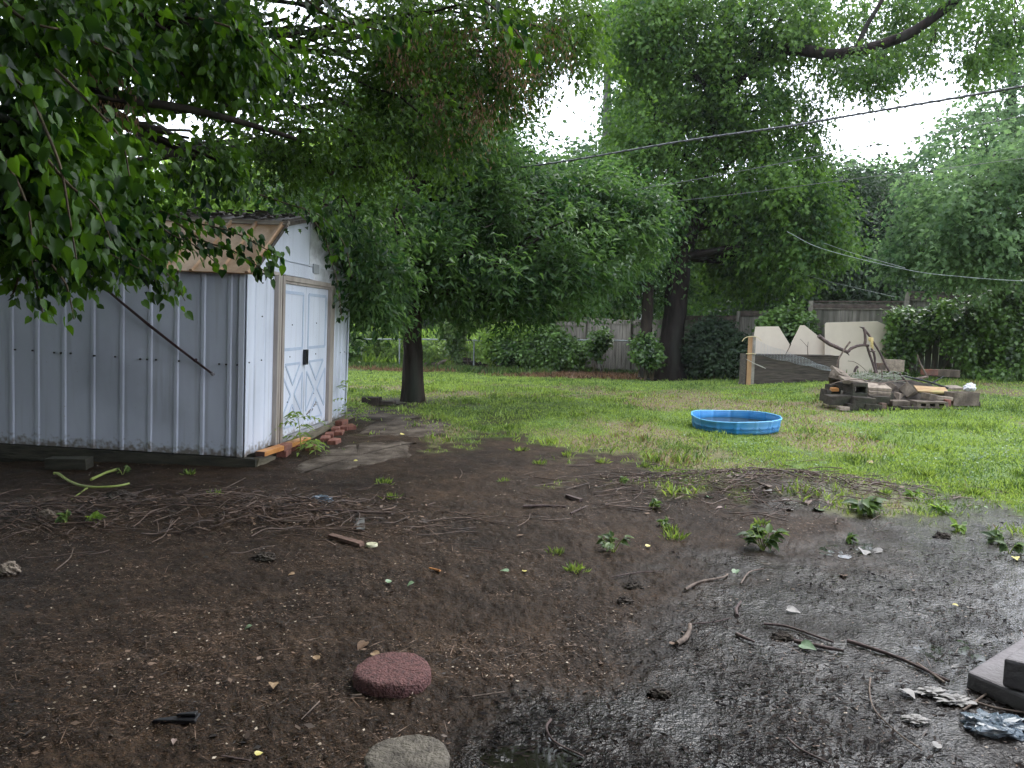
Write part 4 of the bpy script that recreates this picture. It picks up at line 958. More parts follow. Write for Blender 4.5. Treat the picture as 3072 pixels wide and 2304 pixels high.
# ------------------------------------------------------------------ bushes and vines
def bush(name, label, cat, blobs, n, L, lm, W=.75, tm=T_RHOMB, nl=8, tl=.22, gap=0.0, gf=2.0, group=None, droop=.3, hang=.3, seed=1, core=.4, stems=6, minz=.0):
    c = at(*blobs[0][:3]); g0 = float(gz(c[0], c[1]))
    root = empty(name, (c[0], c[1], g0)); tag(root, label, cat, group)
    P, O_, info = blob_points(blobs, n, gap, gf, seed, core)
    mb = MB()
    for (cc, r) in info:
        for _ in range(max(1, stems // len(info)) + 1):
            e = cc + np.array([random.uniform(-.8, .8) * r[0], random.uniform(-.5, .5) * r[1], random.uniform(-.3, .9) * r[2]])
            s_ = np.array([cc[0] + random.uniform(-.4, .4) * r[0], cc[1], float(gz(cc[0], cc[1])) - .03])
            limb(mb, s_ - np.array(root.location), e - np.array(root.location), .012, .004, .12, 6, 5)
    mb.build('stem', MT['twig'], root)
    C, D, N, Ls_, rn = sprays(P, O_, nl, tl, droop, hang, L)
    N = N + np.array([0, -.8, 0])
    k = C[:, 2] > gz(C[:, 0], C[:, 1]) + minz; C, D, N, Ls_, rn = C[k], D[k], N[k], Ls_[k], rn[k]
    leaf_mesh('foliage', C, D, N, Ls_, Ls_ * W, tm, MT[lm], root, rn)
    return root
g1 = 'bushes and vines along the chain link fence'
bush('vine_bush', 'upright vine smothering a chain link post right of the middle trunk', 'vine', [(985, 745, 26.3, 13, 32, .25), (975, 712, 26.3, 26, 12, .3), (1005, 695, 26.3, 20, 9, .25)], 420, .11, 'leaf_vine', group=g1, seed=2)
bush('vine_bush', 'lime green vine mound spilling over the chain link rail left of the dark ivy', 'vine', [(1090, 722, 25.6, 45, 16, .5), (1140, 725, 25.2, 40, 14, .5), (1065, 755, 25.6, 22, 22, .4)], 800, .11, 'leaf_lime', group=g1, seed=3)
bush('ivy_bush', 'dark ivy hedge hiding the chain link fence before the low wooden panels', 'ivy', [(1110, 760, 25.2, 36, 26, .5), (1155, 757, 24.8, 36, 30, .5), (1205, 758, 24.4, 36, 30, .5), (1235, 760, 24.0, 28, 22, .4), (1190, 725, 24.4, 25, 14, .4)], 2000, .11, 'leaf_ivy', group=g1, seed=4)
bush('weed_bush', 'tall sunlit weeds behind the chain link fence at the left, next to the shed', 'bush', [(790, 745, 29, 40, 30, .7), (840, 730, 29, 36, 34, .7), (865, 750, 28.5, 25, 26, .6), (770, 715, 30, 30, 16, .6)], 1300, .13, 'leaf_lime', group=g1, seed=5)
bush('weed_bush', 'low dark bush at the chain link fence right against the shed corner', 'bush', [(757, 752, 27.4, 16, 24, .5)], 320, .12, 'leaf_ivy', group=g1, seed=6)
bush('weed_bush', 'yellow green weeds behind the chain link fence just right of the middle trunk', 'bush', [(935, 755, 28.5, 30, 20, .7), (965, 765, 28.5, 20, 14, .5), (1030, 760, 28.5, 20, 18, .5)], 560, .12, 'leaf_lime', group=g1, seed=7)
bush('sumac_bush', 'pale feathery shrub rising above the leftmost panel of the low wooden fence', 'bush', [(1230, 672, 27.5, 45, 18, .8), (1185, 685, 27.5, 25, 14, .6), (1290, 665, 27.5, 50, 20, .8), (1330, 660, 26, 40, 20, .7)], 1100, .14, 'leaf_vine', seed=8, group='shrubs behind the wooden fences')
bush('vine_bush', 'small leafy vine climbing the middle of the sagging fence panel', 'vine', [(1295, 735, 23.4, 16, 12, .2), (1285, 752, 23.4, 10, 12, .2), (1302, 725, 23.4, 12, 8, .2)], 240, .11, 'leaf_ivy', seed=9)
bush('ivy_bush', 'ivy wrapped round the slim trunk left of the big tree', 'ivy', [(1392, 750, 20.0, 16, 26, .25), (1408, 765, 20.0, 10, 16, .2)], 420, .10, 'leaf_ivy', seed=10)
g2 = 'climbers on the stepped wooden fence'
bush('ivy_bush', 'dark ivy curtain on the fence between the big trunk and the cream boards', 'ivy', [(1510, 765, 20.6, 26, 46, .3), (1550, 750, 20.2, 34, 50, .3), (1590, 765, 19.8, 20, 46, .3), (1540, 710, 20.4, 40, 14, .2)], 1900, .085, 'leaf_dark', group=g2, seed=11)
bush('grape_vine', 'grape vine hanging in the notch between the two cream boards', 'vine', [(1700, 690, 18.9, 34, 26, .25), (1730, 705, 18.7, 24, 24, .25), (1690, 730, 18.9, 20, 24, .2), (1665, 700, 19.1, 16, 14, .2)], 620, .10, 'leaf_ivy', group=g2, seed=12, W=.9)
bush('honeysuckle_vine', 'huge bright vine mounded over the right half of the stepped fence', 'vine',
     [(1955, 695, 17.4, 24, 18, .25), (1985, 692, 17.2, 34, 20, .3), (2040, 690, 16.9, 40, 26, .35), (2110, 690, 16.6, 50, 36, .4), (2170, 690, 16.3, 46, 50, .4), (2190, 640, 16.3, 30, 30, .3), (1950, 735, 17.3, 14, 34, .2),
      (2100, 735, 16.5, 44, 26, .35), (2190, 760, 16.1, 34, 40, .35), (2140, 780, 16.4, 40, 30, .3), (1965, 720, 17.2, 22, 16, .25), (2160, 812, 16.0, 50, 12, .3)], 4600, .085, 'leaf_ivy', W=.9, seed=13, tl=.25, group=g2, gap=.3)

# ------------------------------------------------------------------ cream boards and planter
MT['cream'] = mat('cream', (0.60, 0.52, 0.42), (0.68, 0.60, 0.49), 2, 0.7, 0.05, 5, c3=(0.57, 0.48, 0.38))
MT['planter'] = mat('planter', (0.025, 0.02, 0.017), (0.12, 0.095, 0.075), 6, 0.8, 0.7, 12, (0.5, 1, 7), c3=(0.05, 0.045, 0.035))
YB = G(*Z6(160, 1003))[1]
def sheet(name, label, pts, Y, th=.018, lean=.10):
    w = [at(*Z6(*p), Y) for p in pts]; o = np.array([w[0][0], Y, min(p[2] for p in w)])
    mb = MB(); mb.prism([(p[0] - o[0], p[2] - o[2]) for p in w], 0, th, (Vector((1, 0, 0)), Vector((0, 0, 1)), Vector((0, 1, 0)), Vector((0, 0, 0))))
    return tag(mb.build(name, MT['cream'], None, o, (-lean * .3, 0, 0), bevel=.003), label, 'board', 'cream boards leaning on the back fence')
sheet('cream_board', 'cream board with a flat top left of the notch, behind the dark planter', [(305, 415), (545, 412), (660, 600), (575, 790), (205, 1012), (118, 1012), (205, 790), (290, 640), (290, 500)], YB - .05)
sheet('cream_board', 'cream board cut to a blunt point right of the notch, behind the dark planter', [(770, 402), (815, 399), (1030, 572), (1180, 660), (1180, 1000), (400, 1000), (530, 800), (668, 602)], YB + .05)
sheet('cream_board', 'largest cream board with a squared top behind the tied branches', [(1040, 372), (1570, 358), (1650, 395), (1685, 440), (1692, 800), (1690, 940), (1000, 960), (1020, 800), (1027, 388)], YB - .12)
pl = at(*Z6(205, 1000), YB - .75); pr = at(*Z6(1132, 1000), YB - .55); zt = at(*Z6(205, 706), YB - .75)[2]
zb = float(gz(pl[0], pl[1])) - .05
root = empty('garden_planter', ((pl[0] + pr[0]) / 2, (pl[1] + pr[1]) / 2, zb)); tag(root, 'long planter box of dark wet boards with netting over it, in front of cream boards', 'planter')
Lp = pr[0] - pl[0]; hp = zt - zb; nb = 4
for k in range(nb):
    z = hp * (k + .5) / nb
    mb = MB(); mb.box((0, random.uniform(-.004, .004), z), (Lp, .025, hp / nb - .006), j=.003); mb.build('side_board', MT['planter'], root)
mb = MB(); mb.box((0, .45, hp / 2), (Lp, .025, hp)); mb.build('back_board', MT['planter'], root)
for sx in (-1, 1):
    mb = MB(); mb.box((sx * (Lp / 2 - .013), .235, hp / 2), (.025, .42, hp - .004)); mb.build('end_board', MT['planter'], root)
mb = MB(); mb.box((0, -.014, hp + .002), (Lp + .02, .055, .012)); mb.build('top_edge', MT['fence_cap'], root)
mb = MB(); mb.box((0, .22, hp * .8), (Lp - .06, .38, .05)); tag(mb.build('soil', MT['skid'], root), kind='stuff')
pz = at(*Z6(262, 515), YB - .7)
MT['post_orange'] = mat('post_orange', (0.3, 0.17, 0.08), (0.5, 0.3, 0.15), 6, .7, .3, 12, (1, 1, .2))
o = empty('wood_post', (pz[0], YB - .7, zb)); tag(o, 'short orange wood post bound with rope at the left end of the planter', 'post')
mb = MB(); hh = pz[2] - zb; mb.box((-.03, 0, hh / 2), (.075, .09, hh)); mb.build('shaft', MT['post_orange'], o, bevel=.004); mb = MB(); mb.box((.045, .01, hh / 2 - .01), (.068, .09, hh)); mb.build('shaft', MT['fence_rail'], o, bevel=.004)
MT['rope'] = mat('rope', (0.5, 0.4, 0.2), (0.7, 0.6, 0.38), 60, .8)
mb = MB(); 
mb.tube(catm([(-.22, -.05, hh - .11), (-.17, -.05, hh - .04), (-.07, -.055, hh - .005), (.09, -.05, hh - .01), (.2, -.05, hh - .09)]), .008, 6)
mb.build('rope', MT['rope'], o)
mb = MB(); zz = hp + .02
mb.tube(catm([(-.08, -.06, zz), (0, -.065, zz + .01), (.08, -.06, zz), (.085, .03, zz), (-.08, .05, zz), (-.085, -.05, zz)]), .009, 6); mb.build('rope', MT['rope'], o)
MT['cord'] = mat('cord', (.35, .33, .28), (.5, .48, .42), 40, .8)
a0 = at(*Z6(205, 752), YB - .80); a1 = at(*Z6(370, 832), YB - .80); a2 = at(*Z6(405, 848), YB - .80)
mb = MB(); mb.tube([a0, (a0 + a1) / 2 - [0, 0, .01], a1, a2], [.007, .007, .012, .006], 6); thing_mesh(mb, 'knotted_cord', MT['cord'], 'short pale knotted cord hanging on the front of the dark planter', 'cord')
# netting: slack strands draped from the post to the right end
mb = MB(); mm = 26
def netp(u, v):
    A = at(*Z6(290 + 850 * u, 560 + (300 * u if u < .6 else 180 + 130 * (u - .6) / .4)), YB - .78); B = at(*Z6(290 + 850 * u, 700 + 190 * u), YB - .80)
    p = A + (B - A) * v; p[1] -= .05 * math.sin(math.pi * u) * (1 + .3 * math.sin(9 * v)); p[2] += .012 * math.sin(23 * u + 5 * v); return p
for i in range(mm + 1):
    mb.tube([netp(i / mm, v) for v in np.linspace(0, 1, 8)], .0022, 3, cap=False)
for j in range(13):
    mb.tube([netp(u, j / 12) for u in np.linspace(0, 1, 30)], .0022, 3, cap=False)
MT['net'] = mat('net', (.35, .38, .4), (.5, .52, .55), 9, .6)
tag(thing_mesh(mb, 'garden_netting', MT['net'], 'fine grey garden netting draped slack across the planter', 'netting'), kind='stuff')
st = MB(); st.tube([at(*Z6(842, 705), YB - .45), at(*Z6(838, 640), YB - .45), at(*Z6(845, 570), YB - .45)], [.009, .007, .004], 6); st.tube([at(*Z6(838, 625), YB - .45), at(*Z6(800, 580), YB - .45), at(*Z6(760, 540), YB - .45)], [.006, .004, .003], 5); thing_mesh(st, 'dry_twig', MT['twig'], 'thin forked dead stem standing in the planter before the pointed board', 'stem')
st = MB(); st.tube([at(*Z6(610, 705), YB - .3), at(*Z6(668, 595), YB - .2)], .008, 6); thing_mesh(st, 'garden_stake', MT['twig'], 'thin stake leaning into the notch between the cream boards', 'stake')

# ------------------------------------------------------------------ pool
MT['pool'] = mat('pool_blue', (0.03, 0.24, 0.6), (0.07, 0.33, 0.72), 5, 0.38, 0.0, c3=(0.10, 0.30, 0.52))
MT['pool_rim'] = mat('pool_rim', (0.12, 0.45, 0.8), (0.16, 0.5, 0.85), 3, 0.35)
MT['pool_dark'] = mat('pool_mark', (0.01, 0.12, 0.34), (0.012, 0.15, 0.4), 3, 0.4)
m, n_, l_, b_ = M_('pool_water'); b_.inputs["Base Color"].default_value = (0.035, 0.036, 0.012, 1); b_.inputs["Roughness"].default_value = 0.03
nz = n_.new("ShaderNodeTexNoise"); nz.inputs["Scale"].default_value = 5; bp = n_.new("ShaderNodeBump"); bp.inputs["Strength"].default_value = .05; l_.new(nz.outputs[0], bp.inputs["Height"]); l_.new(bp.outputs[0], b_.inputs["Normal"]); MT['pool_water'] = m
pc = G(1584, 921); pc[1] = G(1584, 942)[1] + .62; pc[0] = at(1584, 921, pc[1])[0]; pz0 = float(gz(pc[0], pc[1])) + .005
PR = .545
pool = empty('paddling_pool', (pc[0], pc[1], pz0)); tag(pool, 'round blue plastic paddling pool half full of murky water on the lawn', 'paddling pool')
def prf(a, z):
    q = 1 + .10 * max(0, math.cos(a + .12)) ** 9 - .02 * max(0, math.cos(a - 2.2)) ** 4
    return q
def pil(a, z):
    k = (a * 7 / math.pi) % 1.0; return prf(a, z) * (1 + (.022 if k < .16 else 0))
mb = MB(); mb.lathe([(0, .006), (PR * .93, .006)], 112, rf=prf); mb.build('pool_floor', MT['pool'], pool)
zr = lambda a: 0
mb = MB()
N = 168
def pw(a, t):            # wall profile t 0..1, the rim sags at the front
    sag = -.028 * max(0, math.cos(a + 1.9)) ** 2 + .01 * math.sin(3 * a)
    z = .008 + (.172 + sag) * t; r = PR * (.955 + .045 * t) * pil(a, z) * (1 + (.012 if .42 < t < .5 else 0))
    return (r * math.cos(a), r * math.sin(a), z)
ts = [0, .2, .4, .44, .5, .7, .85, 1]
vs = [pw(2 * math.pi * k / N, t) for t in ts for k in range(N)]
mb.add(vs, [(i * N + k, i * N + (k + 1) % N, (i + 1) * N + (k + 1) % N, (i + 1) * N + k) for i in range(len(ts) - 1) for k in range(N)], True)
o = mb.build('pool_wall', MT['pool'], pool); so_ = o.modifiers.new('s', 'SOLIDIFY'); so_.thickness = .004
mb = MB(); ring = [Vector(pw(2 * math.pi * k / N, 1)) + Vector((0, 0, .002)) for k in range(N + 1)]
mb.tube(ring, .009, 7, cap=False); mb.build('pool_rim', MT['pool_rim'], pool)
mb = MB()
for k in range(14):
    a0_ = (k + .16) * math.pi / 7; a1_ = (k + 1) * math.pi / 7
    for dz in (0.0, .035):
        pts = []
        for t in np.linspace(.08, .92, 9):
            a = a0_ + (a1_ - a0_) * t; p = Vector(pw(a, .50 - .0 - .32 * math.sin(math.pi * t) + dz * 4)); u = Vector((p.x, p.y, 0)).normalized(); pts.append(p + u * .0015)
        mb.tube(pts, .0032, 4, cap=False)
mb.build('embossed_waves', MT['pool_dark'], pool)
mb = MB(); wv = [(PR * .985 * prf(2 * math.pi * k / 96, 0) * math.cos(2 * math.pi * k / 96), PR * .985 * prf(2 * math.pi * k / 96, 0) * math.sin(2 * math.pi * k / 96), .088) for k in range(96)]
wv = [(x * .985, y * .985, z) for x, y, z in wv]
mb.add([(0, 0, .088)] + wv, [(0, 1 + k, 1 + (k + 1) % 96) for k in range(96)]); mb.build('pool_water', MT['pool_water'], pool)
mb = MB(); mb.box((-.05, PR * .985, .14), (.10, .004, .03)); mb.build('sticker', mat('sticker', (.5, .3, .4), (.55, .5, .6), 30, .5), pool)

# ------------------------------------------------------------------ fire pit rubble
MT['block'] = mat('block', (0.085, 0.065, 0.048), (0.21, 0.17, 0.13), 14, 0.9, 0.5, 60, c3=(0.06, 0.045, 0.034))
MT['block_pale'] = mat('block_pale', (0.17, 0.135, 0.105), (0.36, 0.295, 0.23), 14, 0.9, 0.4, 60)
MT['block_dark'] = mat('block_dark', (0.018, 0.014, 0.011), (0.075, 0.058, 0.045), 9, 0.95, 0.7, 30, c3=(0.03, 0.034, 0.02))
MT['plank_tan'] = mat('plank_tan', (0.3, 0.18, 0.09), (0.5, 0.34, 0.18), 6, 0.8, 0.5, 14, (1, 4, 4), c3=(0.32, 0.27, 0.1))
MT['stick_dark'] = mat('stick_dark', (0.045, 0.03, 0.028), (0.13, 0.09, 0.08), 12, 0.8, 0.5, 30)
MT['stick_pale'] = mat('stick_pale', (0.07, 0.05, 0.038), (0.22, 0.165, 0.13), 12, 0.8, 0.5, 30)
YP = G(*Z4(1000, 1050))[1]
GB = 'blocks and bricks of the ruined fire pit'
def block_mesh(dims, holes, axis='z'):
    """a block with real rectangular through holes"""
    L, W, H = dims; mb = MB(); k = holes; wl = .028 * min(1, W / .19); 
    if axis == 'z':
        mb.box((0, -W / 2 + wl / 2, 0), (L, wl, H)); mb.box((0, W / 2 - wl / 2, 0), (L, wl, H))
        for i in range(k + 1):
            x = -L / 2 + wl / 2 + (L - wl) * i / k; mb.box((x, 0, 0), (wl, W - 2 * wl, H - .001))
    else:
        th = H * .27; mb.box((0, 0, -H / 2 + th / 2), (L, W, th)); mb.box((0, 0, H / 2 - th / 2), (L, W, th))
        for i in range(k + 1):
            wd = L * .13; x = -L / 2 + wd / 2 + (L - wd) * i / k; mb.box((x, 0, 0), (wd, W - .002, H - 2 * th))
    return mb
def piece(zx, zy, dY, mbb, m, name, label, cat, rz=0, tilt=(0, 0), group=GB, bevel=.005, base=False):
    p = at(*Z4(zx, zy), YP + dY)
    return tag(mbb.build(name, MT[m], None, p, (tilt[0], tilt[1], rz), bevel=bevel), label, cat, group)
def bx(d, j=.006): mb = MB(); mb.box((0, 0, 0), d, j=j); return mb
piece(1785, 905, .42, block_mesh((.44, .24, .21), 2), 'block', 'cinder_block', 'large cinder block with two open cells on top at the right end of the pile', 'cinder block', .12)
piece(1205, 835, .55, block_mesh((.34, .2, .17), 2), 'block', 'cinder_block', 'tilted cinder block showing its hole in the middle of the pile', 'cinder block', .9, (.75, .35))
piece(1420, 968, .22, block_mesh((.48, .26, .105), 3, 'y'), 'block', 'cinder_block', 'flat block with three slots in its front face at the foot of the pile', 'cinder block', -.03)
piece(1428, 885, .3, block_mesh((.2, .15, .10), 1), 'block', 'cinder_block', 'small broken hollow block lying on the three slot block', 'cinder block', .5, (.1, .12))
piece(1085, 955, .3, bx((.29, .2, .085)), 'block', 'paving_block', 'reddish grey paving block left of the three slot block', 'paving block', .05)
piece(612, 800, .35, block_mesh((.25, .28, .22), 1, 'y'), 'block_dark', 'cinder_block', 'dark hollow block under the overhanging slab at the left of the pile', 'cinder block', .12)
piece(580, 712, .4, bx((.36, .3, .055)), 'block', 'stone_slab', 'tan slab overhanging the dark hollow block', 'slab', -.1, (.15, .14))
for k in range(3):
    piece(830 + 8 * k, 850 - 38 * k, .45 + .02 * k, bx((.36, .3, .045)), 'block_pale' if k else 'block', 'stone_slab', ['bottom slab of the three layered pale slabs', 'middle slab of the three layered pale slabs', 'top slab of the three layered pale slabs'][k], 'slab', -.06 * k + .08, (.22, .05))
piece(455, 630, .75, bx((.3, .26, .05)), 'block', 'stone_slab', 'slab tipped up at the upper left corner of the pile', 'slab', .35, (.5, .35))
piece(395, 680, .75, block_mesh((.26, .18, .14), 2, 'y'), 'block', 'cinder_block', 'ribbed block leaning under the tipped slab at the upper left', 'cinder block', 1.1, (.2, .5))
piece(500, 770, .6, bx((.22, .2, .12)), 'block_dark', 'paving_block', 'dark block behind the hollow block at the left', 'paving block', .3)
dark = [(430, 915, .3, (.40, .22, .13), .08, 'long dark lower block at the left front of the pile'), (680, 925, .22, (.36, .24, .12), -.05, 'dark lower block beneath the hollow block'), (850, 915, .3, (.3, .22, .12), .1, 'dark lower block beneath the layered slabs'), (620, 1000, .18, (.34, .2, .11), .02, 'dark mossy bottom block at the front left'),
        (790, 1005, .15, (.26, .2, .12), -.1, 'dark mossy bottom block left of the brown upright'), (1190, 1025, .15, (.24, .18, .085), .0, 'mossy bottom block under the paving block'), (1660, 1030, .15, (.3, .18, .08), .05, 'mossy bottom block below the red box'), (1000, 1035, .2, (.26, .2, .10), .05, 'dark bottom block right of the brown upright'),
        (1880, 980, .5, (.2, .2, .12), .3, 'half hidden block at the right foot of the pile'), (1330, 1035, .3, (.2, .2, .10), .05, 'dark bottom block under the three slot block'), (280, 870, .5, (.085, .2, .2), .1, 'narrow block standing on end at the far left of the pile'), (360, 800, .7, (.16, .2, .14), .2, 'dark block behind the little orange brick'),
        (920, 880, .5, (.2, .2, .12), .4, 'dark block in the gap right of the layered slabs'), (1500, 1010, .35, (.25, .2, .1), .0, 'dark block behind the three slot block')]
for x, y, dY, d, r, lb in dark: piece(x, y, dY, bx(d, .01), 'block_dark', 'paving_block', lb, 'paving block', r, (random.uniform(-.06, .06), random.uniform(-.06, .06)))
piece(475, 1015, .1, bx((.16, .12, .06)), 'block_pale', 'paving_block', 'small pale block in the grass at the front left of the pile', 'paving block', .05)
piece(910, 1015, .12, bx((.08, .1, .17)), 'brick_dull', 'brick', 'brown brick standing upright at the front of the pile', 'brick', .1)
piece(378, 808, .52, bx((.11, .1, .055)), 'lumber', 'brick', 'small orange brick end at the left of the pile', 'brick', .05)
piece(1628, 960, .25, bx((.07, .1, .12)), 'brick', 'brick', 'red brick on end between the slotted block and the large cinder block', 'brick', .1)
piece(1590, 902, .34, bx((.24, .12, .055)), 'block_pale', 'brick', 'long greyish brick right of the small hollow block', 'brick', -.15, (0, .06))
piece(1025, 790, .7, bx((.17, .1, .12)), 'block', 'paving_block', 'grey block tilted beside the upper edge of the layered slabs', 'paving block', .8, (.5, .3))
piece(1095, 880, .5, bx((.12, .1, .1), .02), 'block_pale', 'stone', 'rough pale stone in the centre gap of the pile', 'stone', .5, group=None)
piece(1345, 755, 1.0, bx((.13, .1, .08), .02), 'block_pale', 'stone', 'rounded pale stone behind the mossy plank', 'stone', .2, group=None, bevel=.03)
piece(1680, 785, .9, bx((.3, .22, .035), .01), 'block_pale', 'stone_slab', 'thin pale slab behind the large cinder block', 'slab', .1, (.12, 0))
piece(1455, 810, .6, bx((.50, .18, .035), .006), 'plank_tan', 'wood_plank', 'short mossy orange brown plank across the middle of the pile', 'plank', -.03, (.45, .05), None)
def stick(pts, r0, r1, m, name, label, cat='stick', Yoff=0, sides=7, conv=Z4, Yabs=None, knots=.08):
    w = [at(*conv(*p[:2]), (YP if Yabs is None else Yabs) + Yoff + (p[2] if len(p) > 2 else 0)) for p in pts]
    q = catm(w, 4); mb = MB(); mb.tube([p - w[0] for p in q], [r0 + (r1 - r0) * i / (len(q) - 1) for i in range(len(q))], sides, wob=knots)
    return tag(mb.build(name, MT[m], None, w[0]), label, cat)
stick([(1140, 655, .9), (1400, 715, .8), (1640, 790, .7)], .022, .022, 'black', 'metal_bar', 'long black bar slanting down across the right half of the pile', 'metal bar', sides=4, knots=0)
stick([(1450, 740, 1.0), (1520, 700, 1.0), (1590, 660, 1.0)], .018, .012, 'black', 'metal_bar', 'short black bar pointing up right behind the long black bar', 'metal bar', sides=4, knots=0)
piece(1345, 675, 1.4, bx((.2, .05, .03)), 'stick_pale', 'wood_plank', 'small pale board end behind the long black bar', 'plank', .1, (.3, -.2), None)
stick([(860, 755, .5), (1000, 720, .5), (1240, 700, .6)], .008, .005, 'stick_pale', 'branch', 'thin pale stick lying level over the centre of the pile')
stick([(330, 752, .2), (450, 715, .2), (640, 690, .25), (770, 718, .3), (940, 748, .3)], .006, .01, 'stick_pale', 'branch', 'long thin pale stick bowing over the left slabs')
YS = 1.35
br = empty('dead_branch', at(*Z4(480, 375), YP + YS)); tag(br, 'dark dead branch reaching out to the left from the pile over the cream boards', 'branch'); O = np.array(br.location)
mb = MB(); mb.tube([p - O for p in catm([at(*Z4(x, y), YP + YS + d) for x, y, d in ((205, 212, -.1), (300, 285, -.05), (400, 335, 0), (480, 372, 0), (530, 385, 0), (560, 355, 0), (630, 325, 0), (700, 315, 0), (760, 320, 0))], 4)], list(np.linspace(.034, .022, 33)), 8, wob=.1)
mb.build('main_stem', MT['stick_dark'], br)
mb = MB(); mb.tube([p - O for p in catm([at(*Z4(x, y), YP + YS) for x, y in ((715, 318), (722, 250), (715, 170), (700, 118))], 4)], list(np.linspace(.026, .02, 13)), 8, wob=.12)
mb.tube([p - O for p in [at(*Z4(705, 125), YP + YS), at(*Z4(680, 120), YP + YS), at(*Z4(660, 112), YP + YS)]], [.02, .012, .006], 7); mb.build('side_branch', MT['stick_dark'], br)
mb = MB(); mb.tube([p - O for p in [at(*Z4(500, 380), YP + YS), at(*Z4(530, 410), YP + YS), at(*Z4(545, 430), YP + YS)]], [.022, .014, .004], 7, wob=.1); mb.build('side_branch', MT['stick_dark'], br)
stick([(400, 590), (425, 480), (480, 380), (515, 330), (555, 278)], .013, .017, 'stick_pale', 'branch', 'greyish stick rising from the left of the pile across the dark branch', Yoff=YS - .08)
stick([(740, 320), (770, 420), (800, 500), (835, 620)], .02, .022, 'stick_dark', 'branch', 'left leg of the twin dark branches below the yellow rope', Yoff=YS + .02, knots=.15)
stick([(790, 350), (825, 430), (830, 510), (850, 620)], .02, .022, 'stick_dark', 'branch', 'right leg of the twin dark branches below the yellow rope', Yoff=YS + .03, knots=.15)
stick([(695, 120), (760, 200), (800, 265), (880, 390), (940, 520), (1000, 625)], .02, .018, 'stick_dark', 'branch', 'long straight branch slanting down right from the yellow rope', Yoff=YS + .06)
stick([(765, 385), (800, 383), (832, 388)], .014, .01, 'stick_dark', 'branch', 'short cross stick just below the yellow rope', Yoff=YS)
stick([(1295, 418), (1330, 520), (1350, 560), (1410, 672)], .009, .02, 'stick_pale', 'branch', 'lone pale stick standing at the right behind the pile', Yoff=1.9)
stick([(530, 490), (600, 500), (680, 550), (740, 610)], .005, .004, 'twig', 'branch', 'thin arching twig before the largest cream board', Yoff=1.5)
stick([(600, 615), (615, 575), (640, 550)], .02, .025, 'stick_dark', 'branch', 'short stub branch poking up before the largest cream board', Yoff=1.5)
stick([(905, 590), (908, 650), (905, 710)], .012, .012, 'stick_pale', 'garden_stake', 'pale upright stake in the middle of the pile', 'stake', Yoff=1.0)
stick([(1030, 620), (1038, 660), (1048, 720)], .012, .01, 'stick_pale', 'garden_stake', 'pale stake right of the middle stake', 'stake', Yoff=1.0)
stick([(1100, 625), (1150, 690), (1215, 752)], .016, .014, 'stick_dark', 'branch', 'thick dark stick slanting down before the black bar', Yoff=.85)
mb = MB(); rc = at(*Z4(782, 250), YP + YS - .03)
for k in range(5):
    c = rc + [random.uniform(-.01, .01), 0, .02 - .012 * k]; mb.tube([c + np.array([.035 * math.cos(a), .035 * math.sin(a), .01 * math.sin(a)]) for a in np.linspace(0, 6.3, 12)], .006, 5, cap=False)
for k in range(5):
    mb.tube(catm([rc + [-.01 + .008 * k, -.035, 0], rc + [-.015 + .01 * k, -.045, -.07], rc + [-.01 + .012 * k, -.04, -.13 - .01 * k]]), .005, 5)
MT['rope_y'] = mat('rope_y', (.5, .38, .12), (.75, .62, .32), 50, .7)
thing_mesh(mb, 'yellow_rope', MT['rope_y'], 'yellow rope knotted round the tops of the dead branches', 'rope')
# pale tangle of wiry stems, charred sticks inside
mb = MB()
for k in range(90):
    x = random.uniform(520, 1060); y = random.uniform(640, 725); ln = random.uniform(60, 240); dy = random.uniform(-25, 25); d0 = random.uniform(.7, 1.5)
    mb.tube(catm([at(*Z4(x, y), YP + d0), at(*Z4(x + ln * .5, y + dy - random.uniform(5, 30)), YP + d0), at(*Z4(x + ln, y + dy), YP + d0 + random.uniform(-.2, .2))], 4), .0035, 4, cap=False)
tag(thing_mesh(mb, 'stem_tangle', mat('tangle', (.2, .22, .16), (.4, .42, .34), 9, .8), 'pale tangle of wiry dry stems on top of the pile', 'dry stems'), kind='stuff')
mb = MB(); c = at(*Z4(1060, 860), YP + 1.1); c[2] = float(gz(c[0], c[1])); vs = [(0, 0, .36)]
for r in range(1, 9):
    for k in range(40):
        a = 2 * math.pi * k / 40; q = r / 8; vs.append((1.02 * q * math.cos(a), .8 * q * math.sin(a), .36 * (1 - q ** 3) + random.uniform(-.03, .03) - .03 * (r == 8)))
fs = [(0, 1 + k, 1 + (k + 1) % 40) for k in range(40)] + [(1 + (r - 1) * 40 + k, 1 + r * 40 + k, 1 + r * 40 + (k + 1) % 40, 1 + (r - 1) * 40 + (k + 1) % 40) for r in range(1, 8) for k in range(40)]
mb.add(vs, fs); tag(mb.build('rubble', MT['block_dark'], None, c), 'heap of dark earth and ash filling the ring of blocks', 'rubble', kind='stuff')
